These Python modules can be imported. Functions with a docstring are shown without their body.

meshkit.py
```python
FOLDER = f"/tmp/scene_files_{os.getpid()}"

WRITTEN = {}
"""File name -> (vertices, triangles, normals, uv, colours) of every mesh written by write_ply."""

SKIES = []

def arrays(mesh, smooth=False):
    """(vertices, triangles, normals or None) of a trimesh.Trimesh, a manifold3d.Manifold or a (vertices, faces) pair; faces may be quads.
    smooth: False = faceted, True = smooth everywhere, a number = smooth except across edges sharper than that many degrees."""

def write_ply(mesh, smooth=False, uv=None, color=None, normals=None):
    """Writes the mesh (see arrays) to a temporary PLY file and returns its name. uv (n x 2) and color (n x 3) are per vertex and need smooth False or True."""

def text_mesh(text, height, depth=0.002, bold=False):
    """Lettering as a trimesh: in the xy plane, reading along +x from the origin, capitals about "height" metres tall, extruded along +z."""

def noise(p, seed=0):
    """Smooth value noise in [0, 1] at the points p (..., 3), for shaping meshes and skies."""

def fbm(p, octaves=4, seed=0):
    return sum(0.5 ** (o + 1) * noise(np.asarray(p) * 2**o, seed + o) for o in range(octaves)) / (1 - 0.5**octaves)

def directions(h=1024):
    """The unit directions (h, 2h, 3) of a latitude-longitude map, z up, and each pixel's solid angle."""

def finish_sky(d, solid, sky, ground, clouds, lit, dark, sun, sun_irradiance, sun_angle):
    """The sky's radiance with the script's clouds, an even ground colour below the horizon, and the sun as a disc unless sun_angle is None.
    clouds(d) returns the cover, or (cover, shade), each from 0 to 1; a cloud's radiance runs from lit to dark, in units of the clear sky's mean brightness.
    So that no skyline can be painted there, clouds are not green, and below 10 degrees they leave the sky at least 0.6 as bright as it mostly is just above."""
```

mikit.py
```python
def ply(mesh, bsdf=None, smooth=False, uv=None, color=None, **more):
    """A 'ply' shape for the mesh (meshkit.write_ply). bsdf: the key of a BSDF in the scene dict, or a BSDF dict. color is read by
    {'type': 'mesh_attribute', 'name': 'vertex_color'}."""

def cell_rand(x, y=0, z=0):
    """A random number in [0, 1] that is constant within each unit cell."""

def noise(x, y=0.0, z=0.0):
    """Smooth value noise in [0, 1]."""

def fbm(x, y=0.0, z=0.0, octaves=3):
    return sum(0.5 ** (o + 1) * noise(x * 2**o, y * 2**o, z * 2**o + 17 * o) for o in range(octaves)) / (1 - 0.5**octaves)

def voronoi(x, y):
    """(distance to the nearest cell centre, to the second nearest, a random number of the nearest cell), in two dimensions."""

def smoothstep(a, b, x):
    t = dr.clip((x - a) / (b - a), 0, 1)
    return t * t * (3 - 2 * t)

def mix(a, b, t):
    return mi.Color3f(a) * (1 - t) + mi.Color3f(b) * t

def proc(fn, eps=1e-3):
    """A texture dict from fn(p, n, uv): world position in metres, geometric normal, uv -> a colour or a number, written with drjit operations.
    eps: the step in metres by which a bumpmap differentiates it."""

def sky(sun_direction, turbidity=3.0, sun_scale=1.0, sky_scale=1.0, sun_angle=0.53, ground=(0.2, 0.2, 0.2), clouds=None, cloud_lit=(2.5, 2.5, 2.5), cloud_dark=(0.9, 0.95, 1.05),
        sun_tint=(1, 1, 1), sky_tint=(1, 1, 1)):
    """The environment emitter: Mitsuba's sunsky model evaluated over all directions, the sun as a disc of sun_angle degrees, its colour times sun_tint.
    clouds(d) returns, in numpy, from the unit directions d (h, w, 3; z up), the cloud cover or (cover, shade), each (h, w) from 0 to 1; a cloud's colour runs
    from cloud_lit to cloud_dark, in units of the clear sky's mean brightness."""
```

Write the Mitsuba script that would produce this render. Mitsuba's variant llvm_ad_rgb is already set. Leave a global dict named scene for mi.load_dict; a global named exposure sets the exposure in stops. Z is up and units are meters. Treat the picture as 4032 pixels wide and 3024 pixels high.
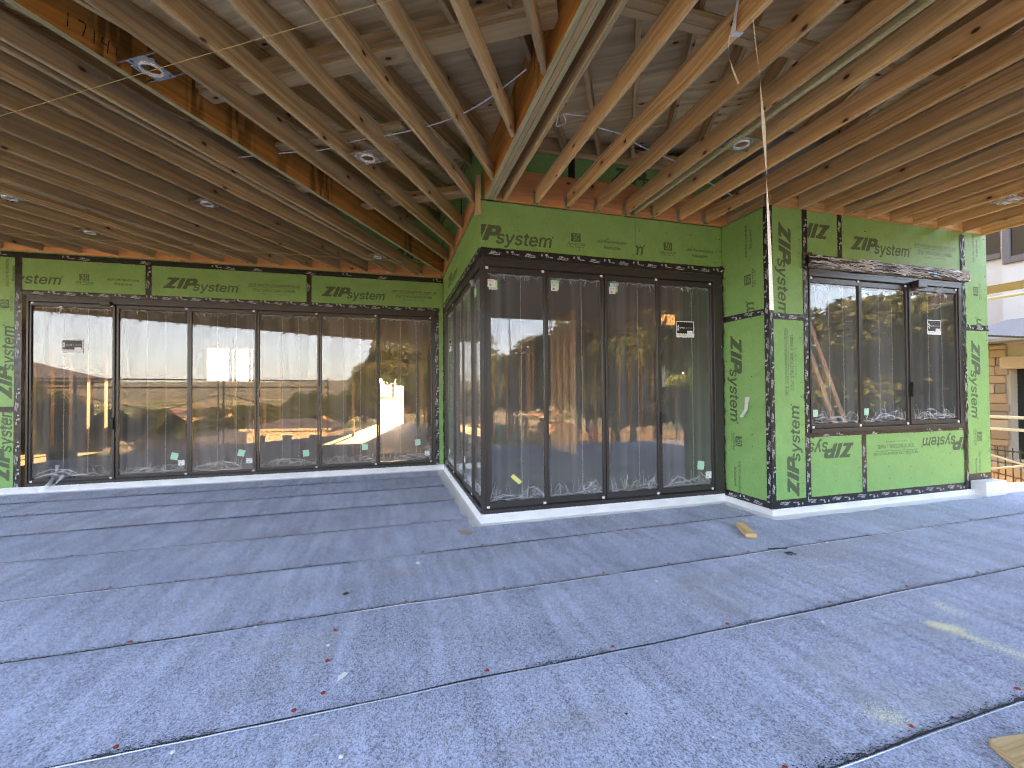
import math, random
import numpy as np, trimesh, shapely
from shapely import affinity
from shapely.geometry import Polygon, box as sbox
from shapely.ops import unary_union
import mitsuba as mi, drjit as dr
import mikit, meshkit
from mikit import noise, fbm, voronoi, cell_rand, smoothstep, mix, proc, ply

T = mi.ScalarTransform4f
rng = np.random.default_rng(7)
scene = {'type': 'scene'}
labels = {}

# ------------------------------------------------------------------ camera, sky, exposure
CAM = np.array([0.0, 0.0, 1.55])
FWD = np.array([0.27434, 0.96153, 0.01423])
UP = np.array([0.00308, -0.01567, 0.99987])
scene['camera'] = {'type': 'perspective', 'fov': 99.764, 'fov_axis': 'x', 'near_clip': 0.05, 'far_clip': 6000.0,
                   'to_world': T().look_at(origin=CAM.tolist(), target=(CAM + FWD).tolist(), up=UP.tolist())}
AZ, EL = math.radians(10.0), math.radians(14.5)
SUN = [math.sin(AZ) * math.cos(EL), math.cos(AZ) * math.cos(EL), math.sin(EL)]
scene['sky'] = mikit.sky(SUN, turbidity=4.0, sun_tint=(1.0, 0.86, 0.68), sky_tint=(1.18, 0.97, 0.98))
exposure = 5.95

# ------------------------------------------------------------------ measures of the place (metres)
YW, YB, XL, XR, YR, XE = 8.529, 4.934, 1.040, 4.453, 4.175, 8.488   # left wall, bay front, bay side, return, window wall, its end
ZJ = 3.79                                                            # underside of the ceiling joists
RA = math.radians(30.7)
SD = np.array([math.sin(RA), math.cos(RA)])                          # run of the left joists and of the roof slope
TD = np.array([math.cos(RA), -math.sin(RA)])
def roof_z(x, y):
    return 4.68 + 0.165 * (x * SD[0] + y * SD[1] - 5.44)
def st(s, t):
    return SD * s + TD * t

# ------------------------------------------------------------------ materials
def two(b): return {'type': 'twosided', 'bsdf': b}
def prin(c, r=0.6, **k):
    c = c if isinstance(c, dict) else {'type': 'rgb', 'value': list(c)}
    return two({'type': 'principled', 'base_color': c, 'roughness': r, **k})
def mat(name, b): scene['mat_' + name] = b

TONES = [((.36, .235, .105), (.66, .475, .245)), ((.47, .26, .10), (.78, .53, .25)), ((.38, .155, .03), (.58, .27, .06)),
         ((.34, .29, .14), (.52, .46, .25)), ((.60, .43, .22), (.86, .67, .39)), ((.46, .30, .13), (.66, .48, .26)), ((.58, .25, .09), (.74, .38, .16))]
def wood_fn(p, n, uv):
    u, v = uv.x, uv.y
    ty = dr.floor(v / 10.0)
    v = v - ty * 10.0
    bid = dr.floor(u / 50.0)
    r1, r2 = cell_rand(bid, ty, 3), cell_rand(bid, ty, 9)
    warp = fbm(u * 0.9, v * 4.0 + bid * 3.7, ty, 2)
    fine = fbm(u * 2.5, v * 170.0 + warp * 10.0, bid * 1.7, 2)
    rings = noise((v + warp * 0.16) * 48.0, u * 0.45, bid * 2.3)
    ply_w = noise(u * 1.3 + warp * 2.0, (v + warp * 0.25) * 26.0, bid)
    rings = dr.select(ty == 4, ply_w, rings)
    g = dr.clip(0.5 + 1.05 * (rings - 0.5) + 0.75 * (fine - 0.5), 0, 1)
    lo, hi = mi.Color3f(*TONES[0][0]), mi.Color3f(*TONES[0][1])
    for k in range(1, len(TONES)):
        lo = dr.select(ty == k, mi.Color3f(*TONES[k][0]), lo)
        hi = dr.select(ty == k, mi.Color3f(*TONES[k][1]), hi)
    c = lo * (1 - g) + hi * g
    c *= 0.78 + 0.34 * r1
    grey = mi.Color3f(.20, .165, .12)
    blot = smoothstep(0.45, 0.75, fbm(u * 0.8 + 9.0, v * 7.0, bid, 2)) * dr.select(ty < 1, 0.75, 0.2) * r2
    c = c * (1 - blot) + grey * blot
    d1, d2, kr = voronoi(u * 3.2 + bid * 5.1, v * 5.5 + bid * 1.3)
    is_k = dr.select((kr > 0.80) & (ty != 2) & (ty != 3), 1.0, 0.0)
    core = (1 - smoothstep(0.05, 0.11, d1)) * is_k
    halo = (1 - smoothstep(0.08, 0.30, d1)) * is_k * 0.45
    c = c * (1 - halo) + c * mi.Color3f(.62, .48, .38) * halo
    c = c * (1 - core) + mi.Color3f(.075, .036, .02) * core
    # dark vertical water stains on the laminated veneer beams
    stn = smoothstep(0.62, 0.80, noise(u * 5.5 + bid, 0.3, 4.0)) * smoothstep(0.35, 0.6, noise(u * 30.0, v * 3.0, 1.0)) * dr.select(ty == 2, 0.55, 0.0)
    return c * (1 - stn)
mat('wood', prin(proc(wood_fn), .62, specular=0.3))

def zip_fn(p, n, uv):
    m = fbm(p.x * 9.0 + p.y * 5.0, p.z * 9.0 + p.y * 4.0, 1.0, 3)
    f = noise((p.x + p.y * 0.83) * 330.0, p.z * 330.0, (p.y - p.x) * 60.0)
    s = noise((p.x + p.y) * 60.0, p.z * 34.0, 4.0)
    c = mix((.175, .345, .098), (.245, .435, .148), 0.25 + 0.55 * m)
    return c * (0.86 + 0.20 * f + 0.09 * s)
mat('zip', two({'type': 'bumpmap', 'arbitrary': proc(lambda p, n, uv: noise((p.x + p.y) * 85.0, p.z * 60.0, 2.0) * 0.6 + noise((p.x + p.y) * 260.0, p.z * 260.0, 5.0) * 0.4, 2e-3), 'scale': 0.0006,
                'bsdf': {'type': 'principled', 'base_color': proc(zip_fn), 'roughness': .48, 'specular': .4}}))

def fleece_fn(p, n, uv):
    x, y = uv.x, uv.y
    w = fbm(x * 1.1, y * 1.3, 2.0, 3)
    strk = fbm(x * 16.0 + w * 1.5, y * 1.6, 5.0, 3)
    felt = fbm(x * 150.0 + w * 3.0, y * 110.0, 7.0, 2)
    weave = noise(x * 380.0, y * 140.0, 1.0) * 0.5 + noise(x * 120.0, y * 420.0, 3.0) * 0.5
    blot = fbm(x * 3.1 + 7.0, y * 2.7, 9.0, 4)
    a = dr.clip(0.56 + 0.95 * (felt - 0.5) + 0.95 * (weave - 0.5) + 0.42 * (strk - 0.5) + 0.30 * (blot - 0.5), 0, 1)
    c = mix((.125, .135, .185), (.51, .55, .70), a)
    tint = cell_rand(dr.floor(uv.x / 50.0), 3, 1)
    c *= 0.94 + 0.1 * tint
    dirt = smoothstep(0.60, 0.80, fbm(x * 1.7, y * 4.0 + 11.0, 3.0, 4)) * (0.25 + 0.75 * felt) * 0.35
    c = c * (1 - dirt) + mi.Color3f(.30, .265, .20) * dirt
    return c
mat('fleece', two({'type': 'bumpmap', 'arbitrary': proc(lambda p, n, uv: fbm(uv.x * 140.0, uv.y * 150.0, 2.0, 2), 2e-3), 'scale': 0.003,
                   'bsdf': {'type': 'principled', 'base_color': proc(fleece_fn), 'roughness': .92, 'specular': .1, 'sheen': .35}}))

mat('ink', prin((.072, .105, .050), .6))
mat('nail', prin((.06, .085, .045), .5))
mat('tape', prin((.017, .017, .019), .33, specular=.55))
mat('tape_gloss', prin((.020, .020, .023), .16, specular=.8))
mat('tape_print', prin((.42, .43, .46), .4))
mat('frame', prin((.040, .036, .034), .34, specular=.5))
mat('frame_side', prin((.030, .029, .030), .30, specular=.6))
mat('gasket', prin((.006, .006, .006), .6))
mat('white', prin((.74, .74, .74), .4))
mat('curb', prin(proc(lambda p, n, uv: mix((.60, .60, .61), (.76, .76, .77), fbm(p.x * 6 + p.y * 5, p.z * 20 + p.y * 2, 1.0, 3))), .38))
mat('membrane', prin((.50, .51, .53), .35))
mat('paper', prin((.72, .72, .72), .7))
mat('label_black', prin((.018, .016, .018), .45))
mat('label_grey', prin((.30, .30, .31), .5))
mat('mint', prin((.38, .62, .47), .6))
mat('yellow_tape', prin((.62, .60, .18), .5))
mat('pane', {'type': 'thindielectric', 'int_ior': 1.50})
def film_w(p, n, uv):
    s = noise(uv.x * 16.0, 0.5, 3.0) * 0.6 + noise(uv.x * 5.0, uv.y * 0.4, 8.0) * 0.4
    t = noise(uv.x * 70.0, uv.y * 1.2, 6.0)
    return 0.055 + 0.075 * smoothstep(0.40, 0.78, s) + 0.02 * t
mat('film', {'type': 'blendbsdf', 'weight': proc(film_w), 'a': {'type': 'thindielectric', 'int_ior': 1.25},
             'b': {'type': 'principledthin', 'base_color': {'type': 'rgb', 'value': [.78, .82, .86]}, 'roughness': .35, 'diff_trans': 1.0, 'spec_trans': 0.0}})
mat('film_fold', {'type': 'blendbsdf', 'weight': 0.30, 'a': {'type': 'thindielectric', 'int_ior': 1.5},
                  'b': {'type': 'principledthin', 'base_color': {'type': 'rgb', 'value': [.82, .84, .88]}, 'roughness': .25, 'diff_trans': .9, 'spec_trans': 0.0}})
mat('glint_grey', prin((.46, .46, .48), .28, specular=.6))  # flat pale grey of the sky glints painted over the head flashing
mat('film_seam', {'type': 'blendbsdf', 'weight': 0.34, 'a': {'type': 'thindielectric', 'int_ior': 1.5},
                  'b': {'type': 'principledthin', 'base_color': {'type': 'rgb', 'value': [.8, .8, .78]}, 'roughness': .4, 'diff_trans': .9, 'spec_trans': 0.0}})
mat('zinc', two({'type': 'roughconductor', 'material': 'Al', 'alpha': .28, 'specular_reflectance': {'type': 'rgb', 'value': [.62, .64, .67]}}))
mat('cable', prin((.78, .77, .76), .4))
mat('strap', prin((.82, .77, .68), .5))
mat('string', prin((.62, .50, .22), .6))
mat('red', prin((.30, .045, .035), .45))
mat('white_fuzz', prin((.70, .72, .75), .9))
mat('pale_flecks', prin((.84, .81, .64), .9))
mat('smudge', prin((.022, .022, .026), .9))
mat('concrete', prin(proc(lambda p, n, uv: mix((.17, .17, .16), (.33, .32, .29), fbm(p.x * 1.3, p.y * 1.3, 2.0, 4))), .7))
mat('drywall', prin((.20, .195, .175), .8))
mat('steel_dark', prin((.035, .033, .032), .45))
mat('steel_paint', prin((.20, .20, .19), .45))
mat('steel_light', prin((.42, .41, .40), .4))
mat('stucco', prin((.42, .42, .45), .85))
mat('trim', prin((.085, .075, .085), .6))
mat('metal_roof', prin((.20, .20, .22), .4))
mat('window_dark', {'type': 'principled', 'base_color': {'type': 'rgb', 'value': [.012, .016, .016]}, 'roughness': .05, 'specular': .7})
for k, c in enumerate([(.30, .21, .13), (.25, .18, .12), (.36, .28, .19), (.20, .15, .105)]): mat('stone%d' % k, prin(c, .85))
mat('mortar', prin((.36, .31, .25), .9))
mat('dirt', prin(proc(lambda p, n, uv: mix((.27, .205, .135), (.43, .345, .24), fbm(p.x * .35, p.y * .35, 1.0, 4))), .95))
def ground_fn(p, n, uv):
    a = smoothstep(.42, .60, fbm(p.x * .05 + 3.0, p.y * .05, 2.0, 4))
    b = fbm(p.x * .6, p.y * .6, 5.0, 3)
    return mix(mix((.045, .075, .022), (.10, .13, .04), b), mix((.22, .175, .115), (.38, .31, .215), b), a)
mat('ground', prin(proc(ground_fn), .95))
mat('hill', prin(proc(lambda p, n, uv: mix((.10, .11, .085), (.20, .19, .15), fbm(p.x * .03, p.y * .03, p.z * .03, 4))), .95))
mat('lawn', prin((.07, .12, .03), .95))
mat('asphalt', prin((.075, .075, .08), .9))
mat('bark', prin((.10, .075, .05), .9))
for k, c in enumerate([(.098, .120, .044), (.115, .128, .052), (.080, .104, .038)]):
    mat('leaf%d' % k, {'type': 'principledthin', 'base_color': {'type': 'rgb', 'value': list(c)}, 'roughness': .5, 'diff_trans': .45, 'spec_trans': 0.0})
mat('stucco_dark', prin((.20, .17, .14), .85)); mat('tan_wall', prin((.46, .34, .22), .85)); mat('cream_wall', prin((.60, .50, .38), .85)); mat('grey_roof', prin((.12, .11, .12), .8))  # the tall far house has one even dark brown wall colour
mat('red_roof', prin((.30, .16, .10), .8)); mat('peach', prin((.60, .38, .24), .8)); mat('stripe_red', prin((.55, .05, .05), .6))

# ------------------------------------------------------------------ helpers
def numbered(key):
    if key not in scene and key not in used: used.add(key); return key
    k = 1
    while f'{key}_{k:03d}' in scene or f'{key}_{k:03d}' in used: k += 1
    used.add(f'{key}_{k:03d}'); return f'{key}_{k:03d}'
used = set()
def add(key, m, material, smooth=False, uv=None, exact=False, **lab):
    key = key if exact else numbered(key)
    used.add(key)
    scene[key] = ply(m, 'mat_' + material, smooth=smooth, uv=uv)
    if lab: labels[key] = {k.rstrip('_'): v for k, v in lab.items()}
    return key
def thing(key, label, category, group=None):
    key = numbered(key)
    labels[key] = {'label': label, 'category': category}
    if group: labels[key]['group'] = group
    return key
def part(root, name, m, material, **k): return add(root + '__' + name, m, material, **k)
def cat(ms):
    ms = [m for m in ms if m is not None]
    return trimesh.util.concatenate(ms)
def bx(x0, x1, y0, y1, z0, z1):
    return trimesh.creation.box(bounds=[[min(x0, x1), min(y0, y1), min(z0, z1)], [max(x0, x1), max(y0, y1), max(z0, z1)]])
def soft(x0, x1, y0, y1, z0, z1, c=.004):
    lo, hi = np.array([x0, y0, z0]), np.array([x1, y1, z1]); c = min(c, .3 * (hi - lo).min()); pts = []
    for sx in (0, 1):
        for sy in (0, 1):
            for sz in (0, 1):
                corner = np.where([sx, sy, sz], hi, lo); inn = np.where([sx, sy, sz], -c, c)
                for a in range(3):
                    q = corner + inn; q[a] = corner[a]; pts.append(q)
    return trimesh.convex.convex_hull(np.array(pts))
def prism(p0, p1, w, d, up=(0, 0, 1), ch=.003, segs=1, bow=0., board=0, kind=0, clip=None, jag=0.):
    """A bar from p0 to p1, w across and d along 'up', with eased edges. Returns (mesh, uv): uv in metres, board and kind of wood coded in them."""
    p0, p1 = np.array(p0, float), np.array(p1, float)
    L = np.linalg.norm(p1 - p0); a = (p1 - p0) / L
    u = np.array(up, float); u -= a * (u @ a); u /= np.linalg.norm(u); r = np.cross(a, u)
    ch = min(ch, w * .3, d * .3); hw, hd = w / 2, d / 2
    prof = [(-hw + ch, -hd), (hw - ch, -hd), (hw, -hd + ch), (hw, hd - ch), (hw - ch, hd), (-hw + ch, hd), (-hw, hd - ch), (-hw, -hd + ch)]
    peri = np.concatenate([[0], np.cumsum([math.dist(prof[i], prof[(i + 1) % 8]) for i in range(8)])])
    b1, b2 = (rng.random(2) - .5) * 2 * bow
    V, F, U = [], [], []
    for i in range(8):
        q0, q1 = prof[i], prof[(i + 1) % 8]
        base = len(V)
        for k in range(segs + 1):
            f = k / segs
            off = r * (b1 * 4 * f * (1 - f)) + u * (b2 * 4 * f * (1 - f))
            for j, q in enumerate((q0, q1)):
                P = p0 + a * (L * f) + r * q[0] + u * q[1] + off
                if jag and q[1] < 0 and 0 < k < segs: P = P + u * abs(jag * (math.sin(k * 2.3 + b1 * 900) ** 3))
                V.append(P); U.append((board * 50 + 5 + L * f, kind * 10 + 1 + peri[i + j]))
        for k in range(segs):
            o = base + 2 * k
            F += [(o, o + 2, o + 1), (o + 1, o + 2, o + 3)]
    for end in (0, 1):
        base = len(V); c0 = p0 if end == 0 else p1
        for q in prof: V.append(c0 + r * q[0] + u * q[1]); U.append((board * 50 + 5 + q[0] * .4, kind * 10 + 1.3 + q[1]))
        for i in range(1, 7): F.append((base, base + i + 1, base + i) if end == 1 else (base, base + i, base + i + 1))
    V, U = np.array(V), np.array(U)
    if clip is not None:
        top = clip(V[:, 0], V[:, 1]); V[:, 2] = np.minimum(V[:, 2], np.maximum(top, ZJ + .02) if clip is jclip else top)
    F = np.array(F)
    m = trimesh.Trimesh(V, F, process=False)
    # outward winding
    cen = V.mean(0); fn = np.cross(V[F[:, 1]] - V[F[:, 0]], V[F[:, 2]] - V[F[:, 0]])
    mid = V[F].mean(1); axis_mid = p0 + np.outer((mid - p0) @ a, a)
    outd = mid - axis_mid
    endf = np.abs(fn @ a) > .9 * np.linalg.norm(fn, axis=1)
    outd[endf] = mid[endf] - cen
    flip = (fn * outd).sum(1) < 0
    F[flip] = F[flip][:, ::-1]
    return trimesh.Trimesh(V, F, process=False), U
def jclip(x, y): return roof_z(x, y) - .012
BOARD = [0]
def lumber(root, name, p0, p1, w, d, kind=0, mat_='wood', **k):
    lab = {q: k.pop(q) for q in ('label', 'category', 'group', 'kind_') if q in k}
    BOARD[0] += 1
    m, uv = prism(p0, p1, w, d, board=BOARD[0], kind=kind, **k)
    key = (root + '__' + name) if root else name
    return add(key, m, mat_, uv=uv, **lab)
def bar(p0, p1, w, d, up=(0, 0, 1), ch=.002): return prism(p0, p1, w, d, up, ch)[0]
def tube(pts, r, sides=8, caps=True):
    p = np.asarray(pts, float); rr = np.broadcast_to(r, (len(p),))
    t = np.gradient(p, axis=0); t /= np.linalg.norm(t, axis=1, keepdims=True) + 1e-12
    ref = np.array([0, 0, 1.]) if abs(t[:, 2]).mean() < .8 else np.array([1., 0, 0])
    a = np.cross(t, ref); a /= np.linalg.norm(a, axis=1, keepdims=True); b = np.cross(t, a)
    ang = np.arange(sides) * 2 * np.pi / sides
    V = (p[:, None] + rr[:, None, None] * (np.cos(ang)[None, :, None] * a[:, None] + np.sin(ang)[None, :, None] * b[:, None])).reshape(-1, 3)
    F = []
    for i in range(len(p) - 1):
        for j in range(sides):
            k = (j + 1) % sides; o = i * sides
            F += [(o + j, o + k, o + sides + j), (o + k, o + sides + k, o + sides + j)]
    n = len(V)
    if caps:
        V = np.vstack([V, p[0], p[-1]]); e = (len(p) - 1) * sides
        for j in range(sides):
            k = (j + 1) % sides
            F += [(n, k, j), (n + 1, e + j, e + k)]
    return trimesh.Trimesh(V, F, process=False)
def ribbon(pts, dirs, w):
    """A flat strip through pts, w wide along dirs (both sides visible)."""
    p = np.asarray(pts, float); d = np.asarray(dirs, float); d = d / np.linalg.norm(d, axis=1, keepdims=True); w = np.broadcast_to(w, (len(p),))[:, None]
    V = np.empty((2 * len(p), 3)); V[0::2] = p - d * w / 2; V[1::2] = p + d * w / 2
    F = [f for i in range(len(p) - 1) for f in ((2 * i, 2 * i + 1, 2 * i + 2), (2 * i + 1, 2 * i + 3, 2 * i + 2))]
    return trimesh.Trimesh(V, F, process=False)
class Plane:
    """A wall face: local (a, b, c) = along, up, outwards."""
    def __init__(s, o, ex, ey, en): s.o, s.M = np.array(o, float), np.array([ex, ey, en], float).T
    def put(s, m):
        m = m.copy(); m.vertices = m.vertices @ s.M.T + s.o; return m
    def box(s, a0, a1, b0, b1, c0, c1, c=0.):
        return s.put(soft(a0, a1, b0, b1, c0, c1, c) if c else bx(a0, a1, b0, b1, c0, c1))
LW = Plane((0, YW, 0), (1, 0, 0), (0, 0, 1), (0, -1, 0))       # a = x
BF = Plane((0, YB, 0), (1, 0, 0), (0, 0, 1), (0, -1, 0))
RB = Plane((0, YR, 0), (1, 0, 0), (0, 0, 1), (0, -1, 0))
RT = Plane((XR, 0, 0), (0, -1, 0), (0, 0, 1), (-1, 0, 0))      # a = -y
BS = Plane((XL, 0, 0), (0, -1, 0), (0, 0, 1), (-1, 0, 0))      # a = -y
def grid(nx, ny, fn):
    """A sheet of (nx x ny) vertices fn(u, v) -> xyz, u, v in 0..1 arrays; returns mesh and u, v."""
    u, v = np.meshgrid(np.linspace(0, 1, nx), np.linspace(0, 1, ny), indexing='ij')
    u, v = u.ravel(), v.ravel(); V = fn(u, v)
    i, j = np.meshgrid(np.arange(nx - 1), np.arange(ny - 1), indexing='ij'); o = (i * ny + j).ravel()
    F = np.vstack([np.stack([o, o + ny, o + 1], 1), np.stack([o + 1, o + ny, o + ny + 1], 1)])
    return trimesh.Trimesh(V, F, process=False), u, v

# ---- flat print as 2-D shapes
def text2d(s, h, bold=True, shear=0., length=None):
    m = meshkit.text_mesh(s, 1.0, depth=.1, bold=bold)
    top = m.faces[np.abs(m.vertices[m.faces][:, :, 2] - .1).max(1) < 1e-6]
    g = unary_union([Polygon(t) for t in m.vertices[top][:, :, :2]]).buffer(.004).buffer(-.004).simplify(.012)
    if shear: g = affinity.affine_transform(g, [1, shear, 0, 1, 0, 0])
    g = affinity.scale(g, h, h, origin=(0, 0))
    if length: g = affinity.scale(g, length / g.bounds[2], 1, origin=(0, 0))
    return g
SYS = text2d('system', .80, bold=False, shear=.2); SYS = affinity.scale(SYS, 3.78 / SYS.bounds[2], 1, origin=(0, 0)).buffer(.022)
def zip2d():
    sh = lambda pts: affinity.affine_transform(Polygon(pts), [1, .42, 0, 1, 0, 0])
    Z = unary_union([sh([(.0, 0), (.92, 0), (.92, .21), (.0, .21)]), sh([(0, .79), (.92, .79), (.92, 1), (0, 1)]), Polygon([(0.0, 0.0), (.46, 0), (1.34, 1), (.88, 1)])])
    I = sh([(1.02, 0), (1.38, 0), (1.38, 1), (1.02, 1)])
    P = sh([(1.48, 0), (1.84, 0), (1.84, 1), (1.48, 1)]).union(affinity.affine_transform(sbox(1.75, .36, 2.12, .97).buffer(.03).union(shapely.Point(2.1, .665).buffer(.335)), [1, .42, 0, 1, 0, 0]))
    P = P.difference(affinity.affine_transform(sbox(1.84, .60, 2.08, .76), [1, .42, 0, 1, 0, 0]))
    return unary_union([Z, I, P])
ZIPG = zip2d()
LOGO = unary_union([ZIPG, affinity.translate(SYS, 2.30, -.10), shapely.Point(6.16, .56).buffer(.06)])
def logo(h): return affinity.scale(LOGO, h, h, origin=(0, 0))
YEAR = unary_union([sbox(.055, .045, .185, .15).difference(affinity.translate(text2d('30', .075, True, length=.095), .072, .062)),
                    text2d('YEAR SYSTEM', .026, True, length=.24), affinity.translate(text2d('LIMITED WARRANTY', .013, True, length=.235), .002, -.027)])
YEAR = affinity.translate(YEAR, 0, 0)
JOIN = unary_union([affinity.translate(text2d('Join the revolution.', .036, True, length=.445), 0, .075), affinity.translate(text2d('#zipsystem', .036, True, length=.25), .098, 0)])
SPEC = unary_union([affinity.translate(text2d('WATER-RESISTIVE & AIR BARRIER PROTECTION', .034, True, length=.83), 0, .10), sbox(.0, .078, .82, .084),
                    affinity.translate(text2d('7/16" STRUCTURAL 1 PANEL', .048, True, length=.70), .065, 0), affinity.translate(text2d('exposure 1 sheathing', .012, True, length=.4), .2, -.045)])
def printing(plane, items, clip=None, c=.0006, depth=.0006):
    out = []
    for g, a, b, *rot in items:
        rot = rot[0] if rot else 0
        g = affinity.translate(affinity.rotate(g, rot, origin=(0, 0)), a, b)
        if clip is not None: g = g.intersection(sbox(*clip))
        for q in getattr(g, 'geoms', [g]):
            if q.is_empty or q.geom_type != 'Polygon' or q.area < 1e-6: continue
            v, f = trimesh.creation.triangulate_polygon(q, engine='earcut')     # ink: a skin lying just proud of the board
            out.append((np.column_stack([v, np.full(len(v), c)]), f))
    if not out: return None
    o = np.cumsum([0] + [len(v) for v, _ in out])
    m = trimesh.Trimesh(np.vstack([v for v, _ in out]), np.vstack([f + k for (_, f), k in zip(out, o)]), process=False)
    t = m.triangles; n = np.cross(t[:, 1] - t[:, 0], t[:, 2] - t[:, 0])[:, 2] < 0; m.faces[n] = m.faces[n][:, ::-1]
    return plane.put(m)

# ------------------------------------------------------------------ the deck: slab, felt sheets laid in overlapping strips
deck_poly = Polygon([(-9.0, 5.2), (-5, 2.85), (0.9, -1.25), (9.3, -1.25), (9.3, 12.0), (XE + .02, 12.0), (XE + .02, 4.3), (4.5, 4.3), (4.5, 5.1), (1.2, 5.1), (1.2, 8.7), (-9, 8.7)])
m = trimesh.creation.extrude_polygon(deck_poly, .25, engine='earcut'); m.apply_translation([0, 0, -.262])
add('deck', m, 'concrete', kind_='structure', label='porch deck covered in blue grey felt underlay sheets')
used.add('deck')
def seam_y(k): return 1.322 + .955 * k - (.12 if k == 7 else 0)
def seam_line(k, x):
    return seam_y(k) + .018 * x + .016 * (meshkit.noise(np.stack([x * .55 + 3 * k, x * 0, x * 0 + k], -1), 3) - .5) + .010 * (meshkit.noise(np.stack([x * 2.6, x * 0, x * 0 + k], -1), 5) - .5)
SEAMS = []
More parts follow.
